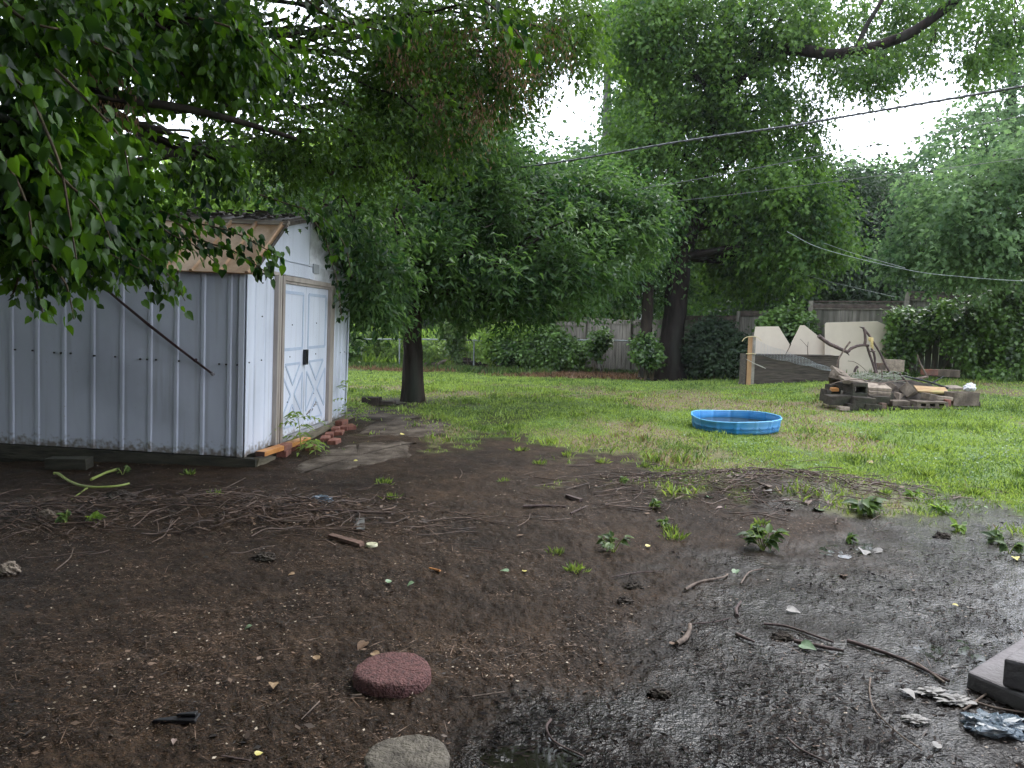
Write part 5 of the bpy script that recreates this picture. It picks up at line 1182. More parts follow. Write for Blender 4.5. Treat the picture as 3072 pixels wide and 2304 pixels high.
# crumpled white bag
def crumple(name, label, cat, p, r, m, squash=(1, 1, .7), amp=.35, seed=1, n=20):
    mb = MB(); vs = []; rr = random.Random(seed); 
    for i in range(n + 1):
        th = math.pi * i / n
        for k in range(2 * n):
            ph = math.pi * k / n; u = np.array([math.sin(th) * math.cos(ph), math.sin(th) * math.sin(ph), math.cos(th)])
            q = 1 + amp * (float(vnoise(u[0] * 3 + 5 + seed, u[1] * 3 + u[2] * 4, seed)) - .5) + amp * .8 * (abs(float(vnoise(u[0] * 7 + u[2] * 5, u[1] * 7 - u[2] * 3, seed + 3)) - .5))
            vs.append(tuple(u * q * r * np.array(squash)))
    fs = [(i * 2 * n + k, (i + 1) * 2 * n + k, (i + 1) * 2 * n + (k + 1) % (2 * n), i * 2 * n + (k + 1) % (2 * n)) for i in range(n) for k in range(2 * n)]
    mb.add(vs, fs, False); return tag(mb.build(name, m, None, p), label, cat)
MT['plastic_w'] = mat('plastic_w', (.6, .6, .62), (.8, .8, .82), 9, .3)
crumple('plastic_bag', 'crumpled white plastic bag on the right end of the pile', 'plastic bag', at(*Z4(1878, 785), YP + .65), .085, MT['plastic_w'], (1, .8, .75), .5, 3)
for x, y, dY, d, mm_, nm, lb in ((885, 548, 3.6, (.13, .2, .13), 'brick_dull', 'brick', 'dark brick on the ground before the largest cream board'), (1025, 538, 4.0, (.38, .2, .24), 'block_pale', 'paving_block', 'cream block on the ground at the right foot of the largest board'),
                       (1430, 615, 4.0, (.26, .2, .12), 'brick', 'brick', 'reddish brick in the weeds under the big vine'), (1545, 622, 4.0, (.32, .2, .15), 'block', 'paving_block', 'left grey block in the weeds under the big vine'), (1660, 625, 4.0, (.32, .2, .15), 'block', 'paving_block', 'right grey block in the weeds under the big vine')):
    p = at(*Z4(x, y), YP + dY); p[2] = max(p[2], float(gz(p[0], p[1])) + d[2] / 2 - .02)
    tag(bx(d).build(nm, MT[mm_], None, p, (0, 0, random.uniform(-.2, .2)), bevel=.006), lb, 'block')

# ------------------------------------------------------------------ pavers, steps, puddled corner
def onz(px, py, z):
    d = ray(px, py); t = (z - CAMH) / d[2]; return CAM + d * t
MT['paver_red'] = mat('paver_red', (0.07, 0.028, 0.026), (0.2, 0.085, 0.078), 60, 0.75, 1.0, 110)
MT['paver_grey'] = mat('paver_grey', (0.04, 0.032, 0.025), (0.16, 0.14, 0.11), 22, 0.8, 0.9, 70, c3=(0.045, 0.034, 0.026), cs=(.3, .6))
def paver(px, pyt, wpx, h, m, label, seed, sink=0.0):
    p = onz(px, pyt, h + float(gz(*G(px, pyt)[:2]))); r = wpx / 2 * S * np.dot(p - CAM, fwd) / FPX
    g0 = float(gz(p[0], p[1])); n = 72; mb = MB(); vs = []; prof = [(0.0, h - .0), (.25, h), (.5, h), (.75, h), (.9, h - .001), (.955, h - .006), (1.0, h - .02), (1.012, h - .04), (1.0, -.04)]
    for q, z in prof:
        for k in range(n):
            a = 2 * math.pi * k / n; w = 1 + .022 * math.sin(3 * a + seed) + .05 * (float(vnoise(math.cos(a) * 5 + seed, math.sin(a) * 5, seed)) - .5)
            vs.append((r * q * w * math.cos(a), r * q * w * math.sin(a), z + (.006 * (float(vnoise(q * 9 * math.cos(a), q * 9 * math.sin(a), seed)) - .5) if z > 0 else 0)))
    mb.add(vs, [(i * n + k, i * n + (k + 1) % n, (i + 1) * n + (k + 1) % n, (i + 1) * n + k)[::-1] for i in range(len(prof) - 1) for k in range(n)], True)
    return tag(mb.build('stepping_stone', m, None, (p[0], p[1], g0)), label, 'stepping stone', 'round stepping stones in the mud')
paver(849, 1440, 165, .058, MT['paver_red'], 'round rough red concrete stepping stone standing proud of the mud', 3)
paver(881, 1632, 186, .022, MT['paver_grey'], 'round grey muddy stepping stone at the bottom edge of the photo', 5)
MT['concrete'] = mat('concrete', (0.12, 0.105, 0.11), (0.22, 0.2, 0.205), 7, 0.7, 0.4, 50, c3=(0.15, 0.14, 0.14))
st_ = empty('concrete_steps', onz(2089, 1450, 0)); tag(st_, 'two worn concrete steps at the right edge beside the dead leaves', 'steps'); O = np.array(st_.location)
def stepslab(c, a, b, h0, h1, ea, eb):
    C = onz(*c, h1); A = C + (onz(*a, h1) - C) * ea; B = C + (onz(*b, h1) - C) * eb; D = A + B - C
    mb = MB(); mb.prism([(q[0] - O[0], q[1] - O[1]) for q in (C, B, D, A)], h0 - O[2], h1 - O[2]); return mb
stepslab((2089, 1450), (2205, 1378), (2212, 1503), -.05, .07, 1.6, 1.5).build('step', MT['concrete'], st_, bevel=.012)
stepslab((2168, 1421), (2212, 1390), (2212, 1432), .0735, .19, 3.0, 4.0).build('step', MT['concrete'], st_, bevel=.012)

# ------------------------------------------------------------------ logs and wood on the ground
def log(a, b, r, label, conv=Z3, Y=26, m='bark', name='log', cap='stick_pale', h=0.0, grp='logs lying along the chain link fence'):
    A = at(*conv(*a), Y); B = at(*conv(*b), Y + (0.3 if h == 0 else h)); o = empty(name, A); tag(o, label, 'log', grp)
    mb = MB(); q = [A + (B - A) * t + np.array([0, 0, random.uniform(-.01, .01)]) for t in np.linspace(0, 1, 6)]; mb.tube([p - A for p in q], [r * random.uniform(.92, 1.08) for _ in q], 12, wob=.05); mb.build('bark', MT[m], o)
    mb = MB(); d = (B - A) / np.linalg.norm(B - A); mb.tube([B - A + d * .001, B - A + d * .012], r * .86, 12); mb.build('cut_end', MT[cap], o)
YL = G(*Z3(1500, 748))[1] + .1
log((1390, 655), (1600, 695), .11, 'upper dark log of the stack by the chain link fence', Y=YL + .25)
log((1400, 700), (1705, 728), .13, 'thick dark front log of the stack by the chain link fence', Y=YL)
log((1000, 712), (1420, 718), .075, 'long pale log lying left of the dark stack', Y=YL + .1, m='stick_pale')
log((1600, 715), (1890, 722), .055, 'thin dark log running out to the right of the stack', Y=YL + .3)
log((1150, 715), (1250, 672), .07, 'short crooked pale log propped on the long pale log', Y=YL, m='stick_pale')
log((250, 682), (440, 670), .045, 'thin pale log in the grass near the shed corner', Y=YL, m='stick_pale')
log((500, 690), (620, 700), .11, 'short dark chunky log near the shed corner', Y=YL + .1)
p = G(805, 878); wb = empty('timber_pieces', (p[0] - .05, p[1] + .1, p[2])); tag(wb, 'dark rotting timber block lying between the shed and the middle trunk', 'timber')
for k in range(4):
    mb = MB(); mb.box((0, .055 * k, .06 + .004 * k), (.26 + .03 * (k % 2), .05, .13 - .012 * k), j=.006, rz=-.05); mb.build('slat', MT['block_dark'], wb)
mb = MB(); mb.box((.25, .05, .045), (.24, .17, .05), j=.02, rz=-.15); mb.box((.45, .02, .03), (.16, .13, .035), j=.02, rz=.4); mb.build('split_piece', MT['block_dark'], wb)

# ------------------------------------------------------------------ overhead wires
MT['cable'] = mat('cable', (.07, .075, .08), (.12, .125, .13), 9, .5)
def wire(pts, r, label, name='power_line', m='cable', lash=False):
    w = [at(*p) for p in pts]; q = catm(w, 10); O = w[0]; mb = MB(); mb.tube([p - O for p in q], r, 6)
    if lash:
        o = empty(name, O); tag(o, label, 'cable', 'overhead wires'); mb.build('bundle', MT[m], o)
        m2 = MB(); Q = np.array(q) - O; tt = np.linspace(0, len(q) - 1.001, 1400); i0 = tt.astype(int); f = (tt - i0)[:, None]; c = Q[i0] * (1 - f) + Q[np.minimum(i0 + 1, len(q) - 1)] * f
        ang = tt * 7.0; c = c + np.stack([0 * ang, np.cos(ang), np.sin(ang)], -1) * r * 1.25; m2.tube(c, r * .35, 4, cap=False); m2.build('support_wire', MT['cable'], o)
    else: thing_mesh(mb, name, MT[m], label, 'cable', 'overhead wires', loc=O)
wire([(700, 391, 14.5), (780, 388, 14), (1120, 362, 12.6), (1475, 305, 11.2), (1700, 273, 10.4), (1840, 249, 9.8), (2212, 186, 8.6), (2500, 130, 7.8)], .013, 'thickest twisted overhead cable, highest of the wires crossing the big tree', lash=True)
wire([(860, 485, 15), (1106, 455, 14), (1346, 414, 13), (1531, 382.7, 12.4), (1906, 310, 11), (2212, 250, 10), (2500, 190, 9)], .005, 'thin dark overhead wire, second from the top')
wire([(1090, 482, 15.5), (1156, 472, 15), (1306, 452, 14), (1606, 417.6, 13), (1856, 385, 12), (2056, 362, 11.4), (2212, 342, 11), (2500, 310, 10)], .004, 'thin dark overhead wire, lowest of the three crossing the big tree')
wire([(1700, 500, 17), (1776, 537, 16), (1956, 582, 14), (2080, 598, 13.2), (2212, 607, 12.5), (2400, 612, 11.5)], .0045, 'pale grey cable sagging low at the right above the fence', m='galv')
wire([(1780, 525, 17), (1846, 548, 15.5), (1956, 579, 14)], .004, 'short thinner pale cable joining the low grey one at the right', m='galv')
wire([(1700, 578, 19), (1761, 600, 19), (1850, 622, 18.5), (1936, 642, 18)], .003, 'faint thin wire just above the stepped fence', m='galv')

# ------------------------------------------------------------------ white house glimpsed through the trees
ha = at(1440, 625, 42); hs_ = empty('white_house', (ha[0] + 1.5, 42, float(gz(ha[0], 42)))); tag(hs_, 'white house glimpsed between the leaves behind the big trunk', 'house')
mb = MB(); mb.box((1.2, 3, 1.9), (8, 6, 3.8)); mb.build('wall', mat('siding', (.7, .7, .72), (.8, .8, .82), 3, .6), hs_)
mb = MB(); mb.prism([(-3.3, 0), (5.7, 0), (1.2, 2.2)], -.4, 6.4, (Vector((1, 0, 0)), Vector((0, 0, 1)), Vector((0, 1, 0)), Vector((0, 0, 3.8)))); mb.build('roof', MT['roof_dark'], hs_)
for x in (-1.2, 1.2, 3.6):
    mb = MB(); mb.box((x, -.01, 2.1), (.9, .06, 1.3)); w_ = mb.build('window', MT['black'], hs_); mb = MB()
    for dx, dz, lx, lz in ((-.5, 0, .1, 1.5), (.5, 0, .1, 1.5), (0, .7, .9, .1), (0, -.7, .9, .1)): mb.box((x + dx, -.03, 2.1 + dz), (lx, .1, lz))
    mb.build('frame', MT['plastic_w'], w_)

# ------------------------------------------------------------------ unseen house behind the viewer; porch roof and tall wall added to block light
MT['house_wall'] = mat('house_wall', (.2, .19, .18), (.27, .26, .24), 4, .8)
ho = empty('house', (-1, -2.2, 0)); tag(ho, 'unseen house behind the viewer with a porch roof added to shade the near mud', 'house')
mb = MB(); mb.box((-2, -.1, 2.9), (19, .2, 6.0)); mb.build('wall', MT['house_wall'], ho)
mb = MB(); mb.box((0, 1.3, 2.85), (13.4, 3.0, .14)); mb.build('added_porch_roof', MT['roof_dark'], ho)

# ------------------------------------------------------------------ grass
def scatter(n, r0, r1, a0=-44, a1=44, pw_=0):
    a = np.radians(rng.uniform(a0, a1, n)); r = r0 * (r1 / r0) ** rng.random(n)
    return r * np.sin(a), r * np.cos(a), r
def grass(n, r0, r1, L0, L1, wf, seed, name, m, pk=1.4, dry=False):
    x, y, r = scatter(n, r0, r1)
    g, w, d = masks(x, y)
    tuft = .35 + .9 * fbm(x * 5, y * 5, 91, 3)
    if dry: keep = rng.random(n) < d * .8 * g
    else: keep = rng.random(n) < np.clip(g ** pk * tuft * 1.3, 0, 1) * (1 - .7 * d) * (.25 + .75 * sst(.30, .52, fbm(x * 2.6, y * 2.6, 97, 4)))
    keep &= (y < 27.6)
    for px, Y, rr in ((pc[0], pc[1], PR * .97),): keep &= ((x - px) ** 2 + (y - Y) ** 2) > rr ** 2
    x, y, r, g = x[keep], y[keep], r[keep], g[keep]; n = len(x)
    z = gz(x, y) - .004
    h = .45 + .7 * fbm(x * 1.3, y * 1.3, 95, 3) + 1.1 * sst(.58, .75, fbm(x * 3.1, y * 3.1, 99, 3))
    L = rng.uniform(L0, L1, n) * h
    D = np.stack([rng.normal(size=n) * .55, rng.normal(size=n) * .55, np.ones(n)], -1)
    N = np.stack([rng.normal(size=n), rng.normal(size=n), rng.normal(size=n) * .2], -1)
    o = leaf_mesh(name, np.stack([x, y, z], -1), D, N, L, np.maximum(L * .10, .0011 * r) * wf, T_RHOMB, m)
    return tag(o, 'short wet lawn grass thinning out into the mud', 'grass', kind='stuff')
grass(520000, 4.0, 27.6, .03, .065, 1.0, 1, 'grass', MT['grass'])
grass(60000, 5.0, 24, .03, .06, 1.0, 2, 'dry_grass', MT['grass_dry'], dry=True)['label'] = 'pale dry grass patches in the lawn'
# clover and ground ivy leaves
x, y, r = scatter(150000, 5, 22); g, w, d = masks(x, y); k = (rng.random(len(x)) < g * sst(-2, 6, x) * .7 * (1 - d * .8) * sst(.35, .6, fbm(x * 1.2, y * 1.2, 77, 3))) & (((x - pc[0]) ** 2 + (y - pc[1]) ** 2) > PR ** 2)
x, y, r = x[k], y[k], r[k]; n = len(x); L = rng.uniform(.012, .03, n) * (1 + r * .02)
tag(leaf_mesh('clover', np.stack([x, y, gz(x, y) + rng.uniform(.005, .035, n)], -1), rng.normal(size=(n, 3)) * [1, 1, .2], np.stack([rng.normal(size=n) * .3, rng.normal(size=n) * .3, np.ones(n)], -1), L, L * .9, T_RHOMB, leaf_mat('clover', (.05, .11, .035), (.16, .26, .10), .3, .35, .8)), 'small round clover leaves among the grass at the right', 'clover', kind='stuff')
# field beyond the chain link fence
x, y, r = scatter(90000, 27.8, 46); z = gz(x, y); n = len(x); k = x < 3.5
x, y, r, z = x[k], y[k], r[k], z[k]; n = len(x)
hgt = (.10 + .45 * sst(.45, .8, fbm(x * .8, y * .8, 12, 3)))
tag(leaf_mesh('tall_grass', np.stack([x, y, z], -1), np.stack([rng.normal(size=n) * .5, rng.normal(size=n) * .5, np.ones(n)], -1), rng.normal(size=(n, 3)), hgt * rng.uniform(.6, 1.2, n), hgt * .16 + .03, T_RHOMB, MT['leaf_lime']), 'tall bright weeds and grass in the field beyond the chain link fence', 'grass', kind='stuff')
# rough border along the fences: dead weeds, leaves
x = rng.uniform(-7, 12, 60000); 
yf = np.where(x < 1.2, 28.0 - .51 * (x + 6) - .4, np.where(x < 7.3, 27.3 - 1.36 * (x - 1.22), 19.1 - .73 * (x - 7.35)))
yf = np.where(x < 1.2, np.minimum(yf, 27.6), yf)
y = yf - np.abs(rng.normal(size=x.size)) * .55 - .1
k = (rng.random(x.size) < .5 * sst(.4, .6, fbm(x * 1.5, y * 1.5, 14, 3)) + .12); x, y = x[k], y[k]; n = len(x)
tag(leaf_mesh('undergrowth', np.stack([x, y, gz(x, y)], -1), np.stack([rng.normal(size=n) * .6, rng.normal(size=n) * .6, np.ones(n)], -1), rng.normal(size=(n, 3)), rng.uniform(.05, .28, n), .028, T_RHOMB, MT['leaf_vine']), 'ragged weeds growing along the foot of the fences', 'weeds', kind='stuff')
x = np.concatenate([rng.normal(-1.5, 1.6, 6000), rng.normal(2.3, 1.0, 7000)]); y = np.concatenate([rng.normal(25.3, .5, 6000), rng.normal(22.4, .6, 7000)]); n = len(x)
tag(leaf_mesh('dead_weeds', np.stack([x, y, gz(x, y)], -1), np.stack([rng.normal(size=n) * .8, rng.normal(size=n) * .8, np.ones(n)], -1), rng.normal(size=(n, 3)), rng.uniform(.04, .22, n), .02, T_RHOMB, leaf_mat('dead_weed', (.08, .045, .025), (.3, .19, .11), .2, .7)), 'rusty brown dead weeds heaped before the low wooden fence', 'dead weeds', kind='stuff')

# ------------------------------------------------------------------ litter on the mud
MT['litter'] = leaf_mat('litter', (.010, .006, .004), (.19, .12, .08), .0, .55, 2.0)
MT['wet_bits'] = leaf_mat('wet_bits', (.004, .003, .003), (.03, .022, .018), .0, .8, 2.0, .1)
MT['litter_pale'] = leaf_mat('litter_pale', (.2, .15, .1), (.55, .46, .36), .0, .6, 2.0)
def ground_rest(x, y):
    g, w, d = masks(x, y); r = np.hypot(x, y); amp = (1 - 0.6 * g) * sst(16, 5, r) * (1 - .6 * w)
    return gz(x, y) + amp * ((fbm(x * 9, y * 9, 5, 3) - 0.5) * 0.030 + (fbm(x * 34, y * 34, 9, 3) - 0.5) * 0.026 * sst(9, 4, r)), g, w
hp1 = HEAPS
def heap_w(x, y):
    s_ = 0
    for hx, hy, rx_, ry_, h in HEAPS: s_ = s_ + np.exp(-(((x - hx) / rx_) ** 2 + ((y - hy) / ry_) ** 2) * .8)
    return np.clip(s_, 0, 1)
def chips(name, n, r0, r1, L0, L1, wr, m, label, base, hw, lift=.004, seed=0, wetw=0):
    x, y, r = scatter(n, r0, r1); z, g, w = ground_rest(x, y)
    H = heap_w(x, y) * (.4 + fbm(x * 3, y * 3, 41, 3))
    leftside = sst(0, -1.6, x) * sst(2.0, 3.5, y)
    k = rng.random(n) < (base * 1.6 * sst(.30, .68, fbm(x * 2.2, y * 2.2, 43, 4)) + hw * H + base * leftside) * (1 - g * .85) * (1 - .8 * w * (1 - H)) + wetw * w * (1 - g) * sst(.35, .65, fbm(x * 3, y * 3, 47, 4))
    x, y, z, r, H = x[k], y[k], z[k], r[k], H[k]; n = len(x)
    th = rng.uniform(0, 6.28, n) * .6
    D = np.stack([np.cos(th), np.sin(th), rng.normal(size=n) * .12], -1); N = np.stack([rng.normal(size=n) * .3, rng.normal(size=n) * .3, np.ones(n)], -1)
    L = rng.uniform(L0, L1, n) * rng.uniform(.4, 1, n)
    o = leaf_mesh(name, np.stack([x, y, z + lift + rng.random(n) * .03 * H], -1), D, N, L, np.maximum(L * wr, .0006 * r), T_FLAT, m, None, rng.random(n) ** 1.6)
    return tag(o, label, 'litter', kind='stuff')
chips('bark_litter', 420000, 1.7, 14, .006, .026, .3, MT['litter'], 'fine bark crumbs and twig bits covering the mud', .24, .9)
chips('twig_litter', 60000, 1.7, 12, .03, .12, .04, MT['litter'], 'thin broken twigs scattered over the mud', .12, .9, .008)
chips('pale_chips', 9000, 1.8, 12, .008, .022, .7, MT['litter_pale'], 'tiny pale chips and pebbles dotted over the mud', .22, .4, .006)
chips('leaf_litter', 60000, 2.5, 12, .02, .06, .55, MT['litter'], 'brown and pinkish leaf scraps lying in the twig heaps', .006, .9, .012)
chips('wet_litter', 110000, 1.6, 10, .015, .055, .3, MT['wet_bits'], 'dark soaked leaf and bark bits strewn over the wet mud', 0, 0, .008, wetw=.55)
chips('wet_twigs', 9000, 1.6, 9, .05, .14, .05, MT['wet_bits'], 'dark soaked twigs strewn over the wet mud', 0, 0, .008, wetw=.5)
# curved twigs in the heaps
mb = MB()
for k in range(1000):
    hx, hy, rx_, ry_, h = random.choice([HEAPS[0]] * 3 + [HEAPS[1]] * 2 + [HEAPS[2]]); x = random.gauss(hx, rx_ * .8); y = random.gauss(hy, ry_ * .95); a = random.gauss(0, .7) + (math.pi if random.random() < .5 else 0); L = random.uniform(.06, .42)
    pts = []; c = random.uniform(-.12, .12)
    for t in (0, .33, .66, 1):
        px_ = x + math.cos(a) * L * (t - .5) - math.sin(a) * c * L * math.sin(math.pi * t); py_ = y + math.sin(a) * L * (t - .5) + math.cos(a) * c * L * math.sin(math.pi * t)
        pts.append((px_, py_, float(gz(px_, py_)) + .012 + random.uniform(0, .05) * math.exp(-((x - hx) / rx_) ** 2)))
    r0 = random.uniform(.0013, .0045) * (1.1 if hx > 0 else 1); mb.tube(catm(pts, 3), r0, 5, cap=False)
tag(mb.build('twig_heap', mat('twig_heap', (.03, .02, .016), (.17, .11, .08), 9, .6)), 'tangled brown twigs raked into low heaps on the mud', 'twigs', kind='stuff')

def flat_leaf(px, py, size, m, label, name='fallen_leaf', cat='leaf', group='single fallen leaves and scraps on the mud', tm=T_HEART, W=.8, tilt=.25, lift=.012):
    p = G(px, py); p[2] += lift; a = random.uniform(0, 6.28)
    size = size * .82
    o = leaf_mesh(name, np.zeros((1, 3)), np.array([[math.cos(a), math.sin(a), random.uniform(-tilt, tilt)]]), np.array([[random.uniform(-tilt, tilt), random.uniform(-tilt, tilt) - .2, 1]]), size, size * W, tm, m, None, None)
    o.location = [float(v) for v in p]; return tag(o, label, cat, group)
MT['lf_tan'] = mat('lf_tan', (.17, .1, .05), (.36, .25, .14), 40, .6); MT['lf_white'] = mat('lf_white', (.13, .12, .11), (.32, .3, .28), 40, .5); MT['lf_green'] = mat('lf_green', (.08, .14, .06), (.2, .3, .17), 40, .5)
MT['lf_yellow'] = mat('lf_yellow', (.45, .4, .08), (.65, .55, .2), 40, .5); MT['lf_pink'] = mat('lf_pink', (.16, .11, .09), (.3, .22, .19), 40, .6); MT['lf_brown'] = mat('lf_brown', (.1, .055, .03), (.2, .12, .07), 40, .6)
for px, py, s_, mm_, lb in ((591, 1481, .06, 'lf_tan', 'tan curled leaf left of the red stepping stone'), (686, 1430, .05, 'lf_tan', 'tan and grey leaf upper left of the red stepping stone'), (377, 1603, .03, 'lf_pink', 'small pinkish chip below the black plastic scrap'),
        (552, 1637, .035, 'lf_yellow', 'small yellow green leaf at the bottom left of the photo'), (543, 1356, .045, 'lf_green', 'small green leaf on the mud left of centre'), (790, 1392, .08, 'lf_brown', 'curled brown leaf above the red stepping stone'), (805, 1416, .06, 'lf_tan', 'tan leaf just above the red stepping stone'),
        (636, 1243, .045, 'lf_tan', 'pale tan scrap below the twig heap'), (772, 997, .06, 'lf_yellow', 'yellow leaf by the twig heap near the brown stake'), (713, 941, .1, 'lf_yellow', 'yellow leaf on the slab right of the brick paving'), (867, 941, .08, 'lf_yellow', 'pale yellow leaf on the far edge of the slab'),
        (1133, 1239, .045, 'lf_yellow', 'yellow fleck leaf in the middle of the mud'), (1396, 1184, .05, 'lf_yellow', 'yellow leaf between the two leafy weeds'), (893, 1262, .05, 'lf_green', 'right green leaf scrap in the middle of the mud'), (835, 1262, .05, 'lf_green', 'left green leaf scrap in the middle of the mud'), (1098, 1238, .06, 'lf_green', 'pale green leaf in the middle of the mud'),
        (1530, 1077, .12, 'lf_green', 'pale green leaf cluster on the left of the right twig heap'), (1768, 1105, .14, 'lf_green', 'large mint green leaf on the right twig heap'), (1610, 1060, .11, 'lf_white', 'white backed leaf on top of the right twig heap'), (1690, 1083, .10, 'lf_white', 'grey white leaf in the right twig heap'),
        (1655, 1062, .10, 'lf_white', 'long grey white leaf in the middle of the right twig heap'), (1745, 1085, .10, 'lf_pink', 'pinkish leaf right of centre in the right twig heap'), (1800, 1088, .10, 'lf_pink', 'pinkish leaf at the right end of the right twig heap'), (1590, 1030, .10, 'lf_pink', 'pinkish leaf at the grassy back of the right twig heap'),
        (1710, 1105, .09, 'lf_white', 'white leaf at the foot of the right twig heap'), (1560, 1099, .07, 'lf_pink', 'small pink leaf before the right twig heap'), (1625, 1035, .08, 'lf_tan', 'tan leaf in the grass behind the right twig heap'), (1885, 1002, .09, 'lf_tan', 'tan leaf lying on the lawn right of the pool'),
        (1590, 1235, .07, 'lf_green', 'mint leaf below the weeds on the right mud'), (1865, 1192, .12, 'lf_white', 'long pale leaf on the wet mud at the right'), (1905, 1195, .12, 'lf_white', 'second long pale leaf on the wet mud at the right'), (1822, 1248, .08, 'lf_brown', 'orange brown leaf on the wet mud'),
        (1730, 1397, .09, 'lf_green', 'pale green leaf on the dark wet mud'), (1700, 1320, .08, 'lf_white', 'whitish leaf on the dark wet mud'), (2057, 1310, .04, 'lf_yellow', 'small yellow leaf near the dark puddle'), (1450, 1397, .06, 'lf_brown', 'brown curled leaf in the wet mud'),
        (1990, 1565, .07, 'lf_tan', 'tan leaf beside the bluish plastic bag'), (1950, 1495, .08, 'lf_white', 'whitish leaf left of the crumpled dead leaf'), (2192, 1207, .07, 'lf_yellow', 'lone yellow leaf at the right edge on the mud'), (2020, 1620, .05, 'lf_white', 'white scrap at the bottom right')):
    flat_leaf(px, py, s_, MT[mm_], lb)
for px, py, s_, lb, sd_ in ((2010, 1500, .036, 'left one of the two big crumpled whitish dead leaves by the steps', 31), (2062, 1518, .042, 'right one of the two big crumpled whitish dead leaves by the steps', 32), (1975, 1560, .03, 'small crumpled grey leaf below the big dead leaves', 33)):
    o = crumple('fallen_leaf', lb, 'leaf', G(px, py) + [0, 0, .012], s_ * .8, MT['lf_white'], (1.5, .8, .3), 1.2, sd_); o['group'] = 'crumpled dead leaves by the steps'
m, n_, l_, b_ = M_('clear_plastic'); b_.inputs["Base Color"].default_value = (.13, .17, .21, 1); b_.inputs["Roughness"].default_value = .18; b_.inputs["Alpha"].default_value = .75; MT['clear'] = m
p = G(2150, 1575); crumple('plastic_bag', 'crumpled clear bluish plastic bag among the dead leaves at the bottom right', 'plastic bag', p + [0, 0, .015], .07, MT['clear'], (1.3, .9, .35), .9, 4)
p = G(692, 1086); crumple('plastic_bag', 'small crumpled silvery plastic scrap on the left twig heap', 'plastic scrap', p + [0, 0, .02], .06, MT['clear'], (1.5, .8, .5), .8, 6)
p = G(20, 1238); crumple('stone', 'pale lumpy stone at the left edge of the mud', 'stone', p + [0, 0, .02], .05, MT['block_pale'], (1, .8, .8), .5, 8)
p = G(100, 1120); crumple('stone', 'rounded grey stone at the left among the twigs', 'stone', p + [0, 0, .02], .045, MT['block'], (1.2, .8, .8), .4, 9)
p = G(574, 1208); crumple('dark_clod', 'dark clod of earth below the twig heap', 'clod', p + [0, 0, .01], .05, MT['block_dark'], (1.3, .8, .6), .6, 10)
for k, (px, py, r_, lb) in enumerate(((1350, 1300, .03, 'dark clod on the wet mud left of the big weeds'), (1370, 1268, .035, 'upper dark clod on the wet mud'), (1425, 1500, .03, 'dark clod in the shiny mud at the bottom'), (1690, 1378, .035, 'dark clod at the end of a stick in the shiny mud'), (2035, 1160, .04, 'dark clod by the grass edge at the right'), (250, 1080, .09, 'dark sunken lump behind the green cut branch'))):
    crumple('dark_clod', lb, 'clod', G(px, py) + [0, 0, .005], r_, MT['block_dark'], (1.3, .9, .6), .6, 20 + k)
# black plastic scrap, jar lid, wood scraps
p = G(380, 1560); o = empty('plastic_scrap', p, .12); tag(o, 'black folded plastic scrap lying on the mud at the bottom left', 'plastic scrap')
mb = MB(); mb.prism([(-.08, -.012), (.01, -.02), (.075, -.028), (.08, .03), (.02, .018), (-.06, .004)], 0.002, .018); mb.build('body', MT['black'], o, bevel=.004)
mb = MB(); mb.prism([(.0, -.0), (.07, -.005), (.073, .022), (.01, .012)], .0185, .03); mb.build('fold', MT['black'], o, bevel=.004)
p = G(803, 1181); mb = MB(); mb.lathe([(0, .012), (.024, .012), (.03, .016), (.036, .014), (.038, .0)], 28); thing_mesh(mb, 'jar_lid', mat('lid', (.3, .3, .18), (.6, .58, .4), 60, .5), 'small round pale jar lid beside the reddish stake', 'lid', loc=p + [0, 0, .006])
def scrap(pa, pb, w, h, m, name, label, cat):
    a, b = G(*pa), G(*pb); d = b - a; mid = (a + b) / 2 + [0, 0, h / 2 + .006]; mb = MB(); mb.box((0, 0, 0), (np.linalg.norm(d), w, h), j=.004)
    return tag(mb.build(name, MT[m], None, mid, (0, random.uniform(-.02, .02), math.atan2(d[1], d[0])), bevel=.002), label, cat)
scrap((713, 1161), (782, 1182), .035, .022, 'brick_dull', 'wood_stake', 'short reddish brown stake lying at the foot of the left twig heap', 'stake')
scrap((928, 1231), (951, 1236), .012, .008, 'lumber', 'wood_splinter', 'short orange wood splinter on the mud', 'splinter')
scrap((905, 1178), (938, 1175), .008, .006, 'stick_pale', 'wood_splinter', 'pale thin splinter right of the jar lid', 'splinter')
scrap((778, 1122), (779, 1150), .055, .01, 'bark_pale', 'slate_piece', 'grey rectangular slate piece on the left twig heap', 'slate')
scrap((1635, 1040), (1665, 1062), .03, .015, 'stick_pale', 'wood_scrap', 'pale flat wood scrap in the right twig heap', 'wood scrap')
scrap((1225, 1075), (1255, 1085), .04, .02, 'stick_dark', 'bark_piece', 'dark bark piece above the long dark stick', 'bark')
scrap((760, 1508), (782, 1507), .01, .008, 'stick_pale', 'wood_splinter', 'pale splinter at the foot of the red stepping stone', 'splinter')
def gstick(pts, r0, r1, m, label, name='fallen_stick', group='sticks lying on the mud', lift=0.008):
    r0 *= .78; r1 *= .78
    w = [G(*p) for p in pts]
    for i, q in enumerate(w): q[2] += lift + r0 * .5
    q = catm(w, 4) if len(w) > 2 else w
    mb = MB(); mb.tube([p - w[0] for p in q], [r0 + (r1 - r0) * i / (len(q) - 1) for i in range(len(q))], 7, wob=.12)
    return tag(mb.build(name, MT[m], None, w[0]), label, 'stick', group)
